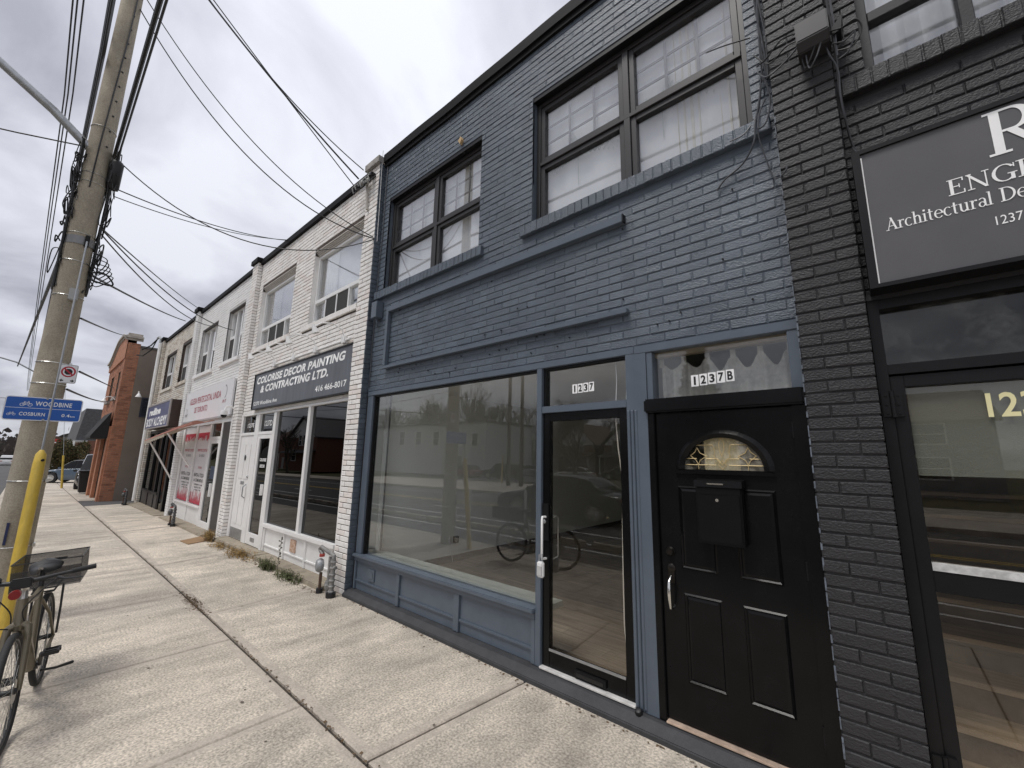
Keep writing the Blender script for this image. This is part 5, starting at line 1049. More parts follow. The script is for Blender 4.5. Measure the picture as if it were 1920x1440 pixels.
# splice canister, cable clutter
MB().lathe([(.03,-.20),(.060,-.19),(.068,-.16),(.068,.14),(.055,.17),(.025,.19)], (PX+.06,PY+.16,5.20), (.25,.0,1), 16).build('splice_canister', M('black_canister', (.012,.011,.011), .45), up_, smooth=True)
rnd = random.Random(21)
for side, y0 in ((1,.13),(-1,-.13)):
    for k in range(16):
        z = rnd.uniform(3.9, 5.7) if side > 0 else rnd.uniform(4.0, 5.7); P = []
        for t in range(6): P.append((PX+rnd.uniform(-.10,.15), PY+y0*(1+.35*rnd.random())+side*.04*math.sin(t), z+rnd.uniform(-.22,.22)-.05*t))
        MB().tube(curve(P), rnd.uniform(.004,.009), 5).build('cable_clutter', RUBBER, up_, smooth=True)
    for k in range(4): MB().tube([(PX+.05*k-.1,PY+y0*1.05,3.6),(PX+.04*k-.08,PY+y0*1.1,4.4),(PX+.05*k-.1,PY+y0*1.15,5.2),(PX+.1+.03*k,PY+y0*1.2,5.45)], .014, 6).build('riser_cable', RUBBER, up_, smooth=True)
for k in range(5): MB().tube(curve([(PX+.1,PY+.12,4.1-.06*k),(PX+.12,PY+.25+.02*k,4.05-.05*k),(PX+.08,PY+.20,3.9-.05*k),(PX+.06,PY+.13,4.0-.05*k)]), .006, 5).build('cable_loop', RUBBER, up_, smooth=True)
MB().tube(curve([(PX,PY+.10,3.86),(PX+.05,PY+.24,3.90),(PX+.05,PY+.34,3.80),(PX+.02,PY+.30,3.77),(PX,PY+.12,3.80)]), .010, 6).build('cable_loop', RUBBER, up_, smooth=True)
# blue cycling sign
SX = PX+pr(2.2)+.012
SG = thing('cycling_sign', 'blue cycling direction sign with white lettering strapped to the pole', 'sign', (SX,-2.94,2.05)); ang = RAD(4)
def sp(u, v, d=0.0): # sign plane: u along +y, v up, d toward +x
    return (SX+d-.0*u, -3.235+u*math.cos(ang)*1.0, 2.055+v+u*math.sin(RAD(1.2)))
SW, SHt = .575, .255
def rounded(w_, h_, r_, o_=0.0, n=5):
    P = []
    for cx, cy, a0 in ((w_-r_,r_,-90),(w_-r_,h_-r_,0),(r_,h_-r_,90),(r_,r_,180)):
        for k in range(n+1): a = RAD(a0+90*k/n); P.append((cx+(r_-o_)*math.cos(a), cy+(r_-o_)*math.sin(a)))
    return P
def plate(parent, name, mat, outline, d0, d1, S_=sp):
    n = len(outline); m = MB(); m.add([S_(u,v,d0) for u, v in outline]+[S_(u,v,d1) for u, v in outline], [tuple(range(n,2*n)), tuple(range(n-1,-1,-1))]+[(i,(i+1)%n,n+(i+1)%n,n+i) for i in range(n)]); return m.build(name, mat, parent)
SB = M('sign_blue', (.012,.10,.42), .35, var=.06); SWH = M('sign_white', (.80,.81,.82), .4, var=.04)
plate(SG, 'border', SWH, rounded(SW,SHt,.028), -.004, 0); plate(SG, 'face', SB, rounded(SW,SHt,.028,.009), .0001, .0012); 
plate(SG, 'divider', SWH, [(.012,.131),(.563,.131),(.563,.135),(.012,.135)], .0013, .0017)
U_, V_ = (0,math.cos(ang),math.sin(RAD(1.2))), (0,0,1)
def stext(s, u, v, w_, h_, parent=SG, mat=SWH, S_=sp): lettering(s, mat, S_(u,v,.0022), U_, V_, w_, h_, parent, bold=.02, spacing=1.1)
stext('WOODBINE', .215, .160, .275, .050); stext('COSBURN', .115, .050, .185, .038); stext('0', .425, .052, .024, .034); stext('.', .4535, .052, .006, .006); stext('4', .4635, .052, .024, .034); stext('km', .493, .052, .036, .018)
def bike_icon(u, v, s):
    m = MB()
    def ring(cx, r): 
        for k in range(14): a, b = k/14*6.283, (k+1)/14*6.283; m.quad(*[sp(u+(cx+q*math.cos(t))*s, v+(.25+q*math.sin(t))*s, .002) for q, t in ((r,a),(r,b),(r-.06,b),(r-.06,a))])
    ring(.25,.25); ring(1.05,.25)
    for a, b in (((.25,.25),(.45,.62)),((.45,.62),(.85,.62)),((.45,.58),(.62,.25)),((.62,.25),(.85,.62)),((.25,.25),(.62,.25)),((.85,.75),(1.05,.25)),((.38,.72),(.52,.72)),((.78,.78),(.92,.78))):
        dx_, dy_ = b[0]-a[0], b[1]-a[1]; L_ = math.hypot(dx_, dy_); nx, ny = -dy_/L_*.03, dx_/L_*.03
        m.quad(*[sp(u+p[0]*s, v+p[1]*s, .0023) for p in ((a[0]-nx,a[1]-ny),(b[0]-nx,b[1]-ny),(b[0]+nx,b[1]+ny),(a[0]+nx,a[1]+ny))])
    m.build('bicycle_symbol', SWH, SG, recalc=False)
bike_icon(.105, .150, .070); bike_icon(.030, .048, .048)
for v in (.243, .012): MB().lathe([(.012,0),(.010,.006)], sp(.295,v,.001), (1,0,0), 10).build('bolt', STEEL, SG)
# no-stopping sign
NX = PX+pr(2.6)+.02
NS = thing('no_stopping_sign', 'small white no-stopping sign with a red ring on the pole', 'sign', (NX,-2.82,2.5)); np_ = lambda u, v, d=0.0: (NX+d+.0*u, -2.902+u*.94, 2.495+v+u*.03)
plate(NS, 'plate', SWH, rounded(.155,.215,.018), -.003, 0, np_); plate(NS, 'rim', INK, rounded(.155,.215,.018,.004), .0001, .0004, np_); plate(NS, 'face', SWH, rounded(.155,.215,.018,.007), .0005, .0008, np_)
m = MB(); cx, cy = .0775, .132
for k in range(28): a, b = k/28*6.283, (k+1)/28*6.283; m.quad(*[np_(cx+q*math.cos(t), cy+q*math.sin(t), .0016) for q, t in ((.062,a),(.062,b),(.047,b),(.047,a))])
m.quad(*[np_(cx+p[0], cy+p[1], .0018) for p in ((-.044,.030),(-.034,.042),(.044,-.030),(.034,-.042))]); m.build('red_ring', M('sign_crimson', (.45,.01,.03), .4), NS, recalc=False)
MB().add([np_(cx+.036*math.cos(RAD(22.5+45*k)), cy+.036*math.sin(RAD(22.5+45*k)), .0012) for k in range(8)], [tuple(range(8))]).build('black_octagon', INK, NS, recalc=False)
for s, u0 in ((-1,.035),(1,.12)): MB().add([np_(u0+s*q[0], .030+q[1], .0012) for q in ((.020,0),(.0,.018),(.0,.007),(-.014,.007),(-.014,-.007),(0,-.007),(0,-.018))], [tuple(range(7))]).build('arrow', INK, NS, recalc=False)
# guy wire and its yellow guard
G0 = Vector((-6.28,-2.905,0)); G1 = Vector((PX+pr(4.2)+.03, PY+.05, 4.2)); gdv = (G1-G0).normalized()
gg = thing('guy_guard', 'tall yellow plastic guy-wire guard leaning beside the concrete pole', 'guy guard', G0)
MB().tube([G0-gdv*.1, G0+gdv*1.62, G0+gdv*1.72, G0+gdv*1.765], [.046,.046,.040,.015], 16).build('sleeve', YEL, gg, smooth=True)
MB().lathe([(.013,0),(.013,.01)], G0+gdv*1.66+Vector((.040,.018,0)), (.9,.35,.2), 12).build('bolt_hole', INK, gg)
tag(MB().tube([G0+gdv*1.75, G1], .009, 7).build('guy_wire', STEEL), 'steel guy wire rising from the yellow guard to the pole', 'wire')
# ================================================================== overhead wires
def span(name, P0, P1, sag, r, label, n=24, mat=RUBBER, cat='wire'):
    P0, P1 = Vector(P0), Vector(P1); P = []
    for k in range(n+1): t = k/n; q = P0.lerp(P1, t); q.z -= 4*sag*t*(1-t); P.append(q)
    return tag(MB().tube(P, r, 6).build(name, mat, smooth=True, recalc=False), label, cat)
for (a, b, s, r, lab) in (
 ((-7,-2.97,7.83),(-5.31,-.10,4.93),.62,.008,'lower of the two wires from the pole top to the blue corner'), ((-7,-2.98,8.09),(-5.33,-.10,4.96),.48,.007,'upper of the two wires from the pole top to the blue corner'),
 ((-7,-2.98,9.16),(-5.90,-.13,6.18),.12,.013,'thick black service wire dropping to the white pilaster top'), ((-7,-2.98,9.26),(-6.03,-.13,6.11),.03,.008,'thinner wire beside the thick one, ending at the flashing'), ((-7,-2.98,9.26),(-5.76,-.13,6.27),.28,.008,'uppermost thin wire ending under the stone cap'),
 ((-6.92,-2.75,5.37),(-5.32,-.10,4.92),.57,.0075,'slack wire from the canister sweeping to the blue corner'), ((-6.95,-2.78,5.03),(-9.04,-.05,6.25),.12,.0075,'upper slack wire from the pole to the white shop flashing'), ((-6.95,-2.76,4.92),(-8.98,-.05,6.24),.12,.006,'lower slack wire from the pole to the white shop flashing'),
 ((-6.95,-2.81,4.46),(-15.94,-.10,6.33),.05,.009,'wire from the pole to the black cap between white and cream shops'), ((-6.95,-2.81,4.45),(-11.77,-.10,4.78),.23,.009,'wire from the pole to the wall beside the church upper window'), ((-6.95,-2.81,4.39),(-13.72,-.10,5.27),.25,.009,'wire from the pole to the wall between the church upper windows'),
 ((-6.95,-2.84,3.85),(-17.51,-.10,6.23),.05,.014,'thick wire from the pole to the cream shop flashing'), ((-6.95,-2.82,3.29),(-23.0,-1.05,6.5),.03,.012,'wire from the pole to the corner of the curved parapet'), ((-6.95,-2.74,2.66),(-24.2,-1.0,4.43),.0,.012,'wire from the pole to the red brick front'), ((-6.95,-2.81,2.44),(-24.6,-1.0,3.91),.08,.012,'sagging wire from the pole to the red brick front'),
 ((-7.05,-3.08,4.06),(-30,-3.9,5.62),.0,.020,'stay wire from the pole to the left, down the street'), ((-7.05,-3.08,5.48),(-7.6,-16,7.6),1.5,.008,'thin wire crossing the road from the pole at the left edge')):
    span('service_wire', a, b, s, r, lab)
# cable bundles along the street (the next poles are out of view to the right, and far to the left)
for y, z, r, lab, dz in ((-2.83,5.47,.019,'thick black cable bundle along the street on the house side',0),(-2.80,5.40,.010,'thin strand lashed under the house-side cable bundle',0),(-3.136,7.15,.028,'thick black cable bundle along the street on the road side',0),(-3.128,6.78,.030,'second black cable above the road-side bundle',0),(-3.122,6.70,.012,'thin strand under the road-side cable bundle',0),
                    (-3.348,6.0,.007,'leftmost of three bare wires high over the curb',.0),(-3.322,6.03,.007,'middle one of three bare wires high over the curb',.0),(-3.285,6.06,.007,'rightmost of three bare wires high over the curb',.0)):
    span('street_cable', (-7,y,z), (24,y-.05,z+.1), .30, r, lab+', right of the pole')
    span('street_cable', (-7,y,z), (-44,y-.3,z+dz-.2), .45, r, lab+', left of the pole')
# ================================================================== bicycle
bk = thing('bicycle', 'taupe bicycle with a rear crate parked by the pole', 'bicycle', (0,0,0))
TAU = M('taupe_frame_paint', (.17,.145,.10), .35, metal=.3, var=.06, local=True); TYR = M('tyre_rubber', (.02,.02,.021), .75, var=.15, local=True); BPL = M('bike_black', (.018,.018,.019), .4, var=.1, local=True); BSV = M('bike_silver', (.62,.61,.58), .28, metal=.9, var=.05, local=True)
RW_, WB = .345, 1.06
def wheel(x, name):
    w_ = MB(); n = 40
    w_.tube([(x+RW_*math.cos(6.2832*k/n)*.945, 0, RW_+RW_*.945*math.sin(6.2832*k/n)) for k in range(n)], .021, 10, closed=True); wo_ = w_.build(name, TYR, bk, smooth=True)
    m = MB(); m.tube([(x+RW_*.885*math.cos(6.2832*k/n), 0, RW_+RW_*.885*math.sin(6.2832*k/n)) for k in range(n)], .011, 8, closed=True); m.build('rim', BPL, wo_, smooth=True)
    m = MB()
    for k in range(28):
        a = 6.2832*k/28; b = a+(.5 if k % 4 < 2 else -.5); s = .024 if k % 2 else -.024
        m.tube([(x+.02*math.cos(b), s, RW_+.02*math.sin(b)), (x+RW_*.87*math.cos(a), 0, RW_+RW_*.87*math.sin(a))], .0013, 4)
    m.build('spokes', BSV, wo_, recalc=False); MB().lathe([(.014,-.05),(.022,-.03),(.016,0),(.022,.03),(.014,.05)], (x,0,RW_), (0,1,0), 12).build('hub', BPL, wo_, smooth=True)
    MB().lathe([(.07,-.001),(.07,.001)], (x,.035,RW_), (0,1,0), 20).build('brake_disc', BSV, wo_); return wo_
wheel(0, 'rear_wheel'); fwheel = wheel(WB, 'front_wheel')
BB = (.44,0,.28); HT, HB = (.86,0,.86), (.905,0,.70); ST = (.30,0,.80)
fm = MB(); fm.tube([BB,(.55,0,.37),(.82,0,.655),HB],[.040,.044,.044,.034],14); fm.tube([ST,(.5,0,.78),(.80,0,.83),HT],[.018,.022,.026,.024],12); fm.tube([BB,(.40,0,.42),ST],[.022,.020,.018],12); fm.tube([HB,HT],[.030,.027],14)
for s in (-1,1): fm.tube([(.42,s*.03,.28),(.25,s*.055,.30),(0,s*.06,.345)],[.016,.013,.011],8); fm.tube([(.31,s*.012,.72),(.2,s*.05,.58),(0,s*.06,.35)],[.011,.010,.009],8)
fm.build('frame', TAU, bk, smooth=True); facet = MB()
fk = MB()
fk.tube([(.91,0,.68),(.915,0,.715)],[.030,.030],12)
for s in (-1,1): fk.tube([(.912,s*.02,.71),(.925,s*.045,.695),(.945,s*.052,.64),(1.0,s*.054,.49),(WB,s*.055,RW_)],[.024,.022,.020,.017,.012],10)
fk.build('fork', TAU, bk, smooth=True)
sm_ = MB(); sm_.tube([HT,(.845,0,.92),(.85,0,.95)],[.019,.019,.02],12); sm_.tube([(.85,0,.93),(.90,0,.965),(.94,0,.985)],[.021,.019,.02],12); sm_.build('stem', BSV, bk, smooth=True)
hb = MB(); hb.tube([(.885,.33,1.01),(.92,.17,1.0),(.945,.06,.99),(.945,-.06,.99),(.92,-.17,1.0),(.885,-.33,1.01)], [.012,.012,.0155,.0155,.012,.012], 10); HBo = hb.build('handlebar', BPL, bk, smooth=True)
for s in (-1,1):
    MB().tube([(.905,s*.225,1.004),(.88,s*.345,1.011)], [.0165,.0175], 12).build('grip', TYR, HBo, smooth=True); MB().tube([(.93,s*.16,.985),(.96,s*.20,.972),(.955,s*.29,.965)], [.011,.007,.005], 8).build('brake_lever', BPL, HBo, smooth=True)
    MB().tube(curve([(.95,s*.16,.98),(1.02,s*.10,.93),(1.03,s*.03,.83),(.96,s*.03,.74)]), .004, 6).build('brake_cable', RUBBER, HBo, smooth=True)
MB().tube(curve([(.95,-.10,.98),(1.06,-.18,.92),(1.04,-.16,.78),(.94,-.04,.70)]), .004, 6).build('brake_cable', RUBBER, HBo, smooth=True)
MB().lathe([(.028,0),(.03,.02),(.018,.034)], (.93,-.125,1.005), (.2,0,1), 14).build('bell', BPL, HBo, smooth=True); MB().box(.955,.99,-.05,.05,.955,1.02).build('display', BPL, HBo, bevel=.008)
MB().lathe([(.026,0),(.03,.03),(.028,.05)], (.965,-.02,.925), (1,0,0), 14).build('front_lamp', M('lamp_red', (.25,.02,.02), .3, local=True), HBo, smooth=True)
sd = MB()
def sad(u, v):
    x = .12+.27*u; w_ = (.085*(1-u)**.8+.022) if u > .15 else .085*(.5+.5*u/.15)+.02; a = (v-.5)*math.pi
    return (x, w_*math.sin(a), .955+.02*math.cos(a)-.03*(1-math.cos(a))+.012*math.sin(u*3.14)*-1+(.02 if u < .2 else 0))
sd.grid(sad, 16, 12); so_ = sd.build('saddle', BPL, bk, smooth=True); MB().tube([(.30,0,.79),(.275,0,.93)], .0145, 10).build('seat_post', BPL, so_)
ck = MB(); ck.lathe([(.03,-.05),(.03,.05)], BB, (0,1,0), 14); ck.tube([(.44,.055,.28),(.56,.075,.39)], .012, 8); ck.tube([(.44,-.055,.28),(.32,-.075,.17)], .012, 8); ko = ck.build('crank', BPL, bk, smooth=True)
MB().lathe([(.085,-.003),(.085,.003)], (.44,-.05,.28), (0,1,0), 28).build('chainring', BPL, ko); MB().tube([(.44,-.05,.365),(0,-.05,.385),(-.04,-.05,.345),(0,-.05,.305),(.44,-.05,.195)], .004, 5).build('chain', STEEL, ko)
for sx, sy, sz in ((.56,.125,.39),(.32,-.125,.17)):
    pm = MB(); pm.box(sx-.05,sx+.05,sy-.045,sy-.033,sz-.012,sz+.012); pm.box(sx-.05,sx+.05,sy+.033,sy+.045,sz-.012,sz+.012); pm.box(sx-.055,sx-.043,sy-.045,sy+.045,sz-.012,sz+.012); pm.box(sx+.043,sx+.055,sy-.045,sy+.045,sz-.012,sz+.012); pm.box(sx-.012,sx+.012,sy-.05,sy+.05,sz-.009,sz+.009); pm.build('pedal', BPL, ko, bevel=.002)
rk = MB()
for s in (-1,1): rk.tube([(0,s*.075,.36),(.0,s*.085,.55),(-.05,s*.085,.74)], .008, 7); rk.tube([(-.28,s*.06,.745),(.2,s*.06,.745),(.27,s*.02,.75)], .007, 7)
for x in (-.26,-.1,.06,.18): rk.tube([(x,-.06,.745),(x,.06,.745)], .006, 6)
rko = rk.build('rear_rack', BPL, bk, smooth=True); MB().tube([(-.27,0,.72),(-.275,0,.74)], .02, 8).build('reflector', M('lamp_red', (.25,.02,.02), .3, local=True), rko)
cr_ = MB(); CR = M('smoke_crate_plastic', (.05,.047,.047), .45, var=.15, local=True, trans=.45)
X0_, X1_, Y0_, Y1_, Z0_, Z1_ = -.34,.11,-.20,.20,.755,.97
cr_.box(X0_,X1_,Y0_,Y1_,Z0_,Z0_+.012); cr_.box(X0_,X0_+.006,Y0_,Y1_,Z0_+.012,Z1_); cr_.box(X1_-.006,X1_,Y0_,Y1_,Z0_+.012,Z1_-.06); cr_.box(X0_+.006,X1_-.006,Y0_,Y0_+.006,Z0_+.012,Z1_); cr_.box(X0_+.006,X1_-.006,Y1_-.006,Y1_,Z0_+.012,Z1_)
cro = cr_.build('crate', CR, bk); MB().box(X0_-.003,X0_-.0005,-.06,.06,.90,.915).build('crate_slot', INK, cro); MB().tube([(X0_,Y0_,Z1_),(X0_,Y1_,Z1_),(X1_,Y1_,Z1_),(X1_,Y0_,Z1_)], .006, 6, closed=True).build('crate_rim', BPL, cro)
MB().tube([(.40,.06,.22),(.33,.13,.19),(.22,.21,.165)], [.009,.009,.013], 8).build('kickstand', BPL, bk, smooth=True)
bk.location = (-5.02,-2.69,.0); bk.scale = (.935,.935,.935); bk.rotation_euler = (RAD(4), 0, math.atan2(-.165,1.0))
# ================================================================== vehicles
CGL = GLASS('car_glass', tint=(.10,.11,.11), boost=1.0)
def car(name, label, loc, rz, col, L=4.6, W=1.82, H=1.45, kind='sedan', group=None, cat='car', rough=.25):
    """nose toward +X; origin on the ground below the middle"""
    e = thing(name, label, cat, (0,0,0), group); paint = M('car_paint_'+'_'.join('%03d' % int(c*100) for c in col), col, rough, var=.03, coat=.6, local=True)
    if kind == 'sedan':
        belt = [(-.5,.62),(-.46,.86),(-.30,.94),(0,.94),(.22,.90),(.42,.78),(.485,.66),(.5,.52)]; roof = [(-.36,.94),(-.24,H*.93),(-.10,H*.995),(.02,H),(.10,H*.96),(.25,.90)]
    elif kind == 'suv':
        belt = [(-.5,.70),(-.485,1.0),(-.30,1.06),(0,1.04),(.24,1.02),(.43,.92),(.49,.78),(.5,.60)]; roof = [(-.47,1.02),(-.41,H*.95),(-.20,H),(.0,H),(.10,H*.97),(.25,1.02)]
    else:
        belt = [(-.5,.62),(-.47,.90),(-.30,.95),(0,.93),(.24,.88),(.42,.76),(.485,.64),(.5,.5)]; roof = [(-.45,.92),(-.36,H*.94),(-.15,H),(.0,H),(.09,H*.96),(.25,.88)]
    def ip(tab, t):
        for (a, va), (b, vb) in zip(tab[:-1], tab[1:]):
            if a <= t <= b: return va+(vb-va)*(t-a)/(b-a)
        return tab[0][1] if t < tab[0][0] else tab[-1][1]
    n = 40; half = []; m = MB(); rows = []
    ax = (-.295*L, .295*L); wr = .325
    for i in range(n+1):
        t = -.5+i/n; x = t*L; zb = ip(belt, t); w_ = W/2*(1-.16*max(0,(abs(t)-.36)/.14)**2)
        zl = .20+.10*max(0,(abs(t)-.44)/.06)
        for a in ax:
            d = abs(x-a)
            if d < wr+.06: zl = max(zl, .02+math.sqrt(max(0,(wr+.06)**2-d*d))+.28 if d < wr+.06 else zl)
        zl = min(zl, zb-.08)
        rows.append([(x,0,zl),(x,w_*.86,zl),(x,w_*.985,zl+(zb-zl)*.25),(x,w_,zl+(zb-zl)*.55),(x,w_*.965,zb-.03),(x,w_*.90,zb),(x,0,zb+.025)])
    k = len(rows[0])
    for s in (1,-1):
        vs = [(p[0],p[1]*s,p[2]) for r_ in rows for p in r_]; fs = [(i*k+j,(i+1)*k+j,(i+1)*k+j+1,i*k+j+1) for i in range(n) for j in range(k-1)]
        m.add(vs, fs+[tuple(range(k)), tuple(n*k+q for q in range(k-1,-1,-1))])
    m.build('body', paint, e, smooth=True)
    g_ = MB(); rf = MB(); t0, t1 = roof[0][0], roof[-1][0]; R_ = []
    for i in range(25):
        t = t0+(t1-t0)*i/24; x = t*L; zr = ip(roof, t); zb = ip(belt, t)-.01; hh = max(.0, (zr-zb)/(H-.9)); wb = W/2*.89; wt = wb-(.19*min(1,hh))
        R_.append((x, wb, zb, wt, max(zr,zb+.005)))
    for s in (1,-1):
        for a, b in zip(R_[:-1], R_[1:]): g_.quad((a[0],a[1]*s,a[2]),(b[0],b[1]*s,b[2]),(b[0],b[3]*s,b[4]-.03),(a[0],a[3]*s,a[4]-.03))
    for a, b in zip(R_[:-1], R_[1:]):
        (rf if -.30 < (a[0]+b[0])/2/L < .06 and kind != 'suv' or kind == 'suv' and -.43 < (a[0]+b[0])/2/L < .06 else g_).add([(a[0],a[3],a[4]-.03),(b[0],b[3],b[4]-.03),(b[0],b[3]*.8,b[4]),(b[0],-b[3]*.8,b[4]),(b[0],-b[3],b[4]-.03),(a[0],-a[3],a[4]-.03),(a[0],-a[3]*.8,a[4]),(a[0],a[3]*.8,a[4])], [(0,1,2,7),(7,2,3,6),(6,3,4,5)])
    g_.build('greenhouse_glass', CGL, e, smooth=True); rf.build('roof', paint, e, smooth=True)
    INT = M('car_interior', (.02,.02,.02), .8); MB().box(-.28*L,.16*L,-W*.38,W*.38,.5,.93).build('cabin', INT, e)
    for s in (1,-1):
        for t in (.02,-.17) if kind != 'suv' else (.02,-.17,-.40):
            zr = ip(roof,t); zb = ip(belt,t); q = MB(); a = (t*L, W/2*.892, zb-.01); wt = W/2*.89-.19*min(1,(zr-zb)/(H-.9))+.004; q.add([(a[0]-.04,a[1]*s,a[2]),(a[0]+.04,a[1]*s,a[2]),(a[0]+.0,wt*s,zr-.03),(a[0]-.06,wt*s,zr-.03)],[(0,1,2,3)]); q.build('pillar', BLACKF, e)
        MB().tube([R_ and (R_[i][0], (R_[i][3]+.003)*s, R_[i][4]-.03) for i in range(2,23)], .012, 5).build('window_trim', SILVER, e)
        MB().box(.17*L,.17*L+.16,s*(W/2-.02),s*(W/2+.15),.90,1.02).build('mirror', paint, e, bevel=.03)
        MB().box(.455*L,.492*L,s*W*.27,s*W*.44,.60,.72).build('headlight', M('headlight_lens', (.6,.62,.65), .1), e, bevel=.02); MB().box(-.503*L,-.46*L,s*W*.24,s*W*.462,.70,.82).build('tail_light', M('tail_red', (.40,.015,.015), .2), e, bevel=.02)
        for a in ax:
            t_ = MB().lathe([(.19,-.10),(.30,-.105),(.325,-.09),(.33,0),(.325,.09),(.30,.105),(.19,.10)], (a,s*(W/2-.115),.33), (0,1,0), 24); to = t_.build('tyre', TYR, e, smooth=True); r_ = MB(); r_.lathe([(.02,.0),(.205,.0),(.21,.02)], (a,s*(W/2-.02),.33), (0,s,0), 20, cap=True)
            for q in range(7): b = 6.2832*q/7; r_.tube([(a,s*(W/2-.015),.33),(a+.195*math.cos(b),s*(W/2-.005),.33+.195*math.sin(b))],[.03,.018],6)
            r_.build('rim', BSV, to)
    MB().box(.488*L,.507*L,-W*.2,W*.2,.42,.56).build('grille', BLACKF, e, bevel=.01); MB().box(-.51*L,-.495*L,-.26,.26,.58,.70).build('number_plate', WHITE2, e)
    e.location = loc; e.rotation_euler = (0,0,rz); return e
PI = math.pi
rz_ = lambda x: gz(x)-.14
car('dark_sedan', 'black sedan stopped in the near lane, seen in the shop glass', (-8.05,-9.02,rz_(-8)), PI-.09, (.018,.02,.022), 4.75,1.82,1.44)
car('red_car', 'dark red car parked before the white siding house', (-36.5,-30.5,-.33), PI, (.22,.03,.03), 4.5,1.8,1.46,'hatch'); car('black_suv', 'black suv parked right of the dark red car', (-31.4,-31.5,-.33), PI, (.02,.02,.022), 4.7,1.85,1.7,'suv')
car('white_sedan', 'white sedan parked across the street', (-25.8,-37.5,-.33), PI*.92, (.68,.68,.67), 4.6,1.82,1.45); car('black_sedan', 'black sedan parked behind the white sedan', (-23.2,-43.5,-.33), PI*.92, (.02,.02,.022), 4.6,1.8,1.5); car('white_suv', 'white suv parked behind the black sedan', (-19.0,-47.5,-.33), PI*.92, (.7,.7,.69), 4.6,1.85,1.7,'suv'); car('silver_car', 'silver car parked by the far poles', (-34.5,-40.0,-.33), PI, (.45,.46,.47), 4.5,1.8,1.48,'hatch')
car('charcoal_suv', 'charcoal suv parked before the brick ridge house across the street', (-76,-20.2,-.75), PI, (.05,.05,.055), 4.7,1.85,1.7,'suv'); car('white_van_car', 'white car driving away far down the road', (-116,-5.15,gz(-116)-.14), PI, (.70,.70,.69), 4.6,1.9,1.75,'suv'); car('dark_far_car', 'dark car in the far lane at the left edge', (-95,-8.6,gz(-95)-.14), 0, (.03,.03,.035), 4.6,1.85,1.6,'suv'); car('grey_far_car', 'grey car beyond the white car on the far road', (-150,-8.8,gz(-150)-.14), 0, (.2,.2,.21), 4.6,1.85,1.6)
car('blue_grey_hatchback', 'blue-grey car nosing out behind the far yellow guard', (-40.6,-.35,gz(-41)), -PI/2-.5, (.10,.14,.19), 4.1,1.7,1.5,'hatch'); car('black_jeep', 'black boxy suv parked beside the red brick building', (-33.4,-.12,gz(-34)), -.10, (.012,.012,.013), 4.3,1.8,1.85,'suv')
# flexible lane posts and concrete lane separators
for x, y, lab in ((-9.39,-5.83,'white flexible lane post, farther of the two in the shop glass'),(-7.87,-6.60,'white flexible lane post nearer the black sedan')):
    p = thing('lane_post', lab, 'lane post', (x,y,rz_(x)), 'flexible lane posts'); MB().tube([(x,y,rz_(x)+.04),(x,y,rz_(x)+1.0)], .04, 12).build('post', WHITE2, p, smooth=True); MB().lathe([(.12,0),(.10,.04),(.05,.06)], (x,y,rz_(x)), (0,0,1), 14).build('base', BLACKF, p)
x = -3.2; k = 0; ordn = ['first','second','third','fourth','fifth','sixth','seventh','eighth','ninth','tenth','eleventh','twelfth']
while x > -24:
    m = MB().prism([(-5.50,0),(-5.47,.13),(-5.33,.13),(-5.30,0)], 'x', x-1.75, x)
    o = m.build('lane_separator', CONC3, bevel=.015); o.location.z = rz_(x); tag(o, ordn[k]+' low concrete lane separator block on the road, counted from the right', 'separator', 'concrete lane separators'); x -= 1.95; k += 1
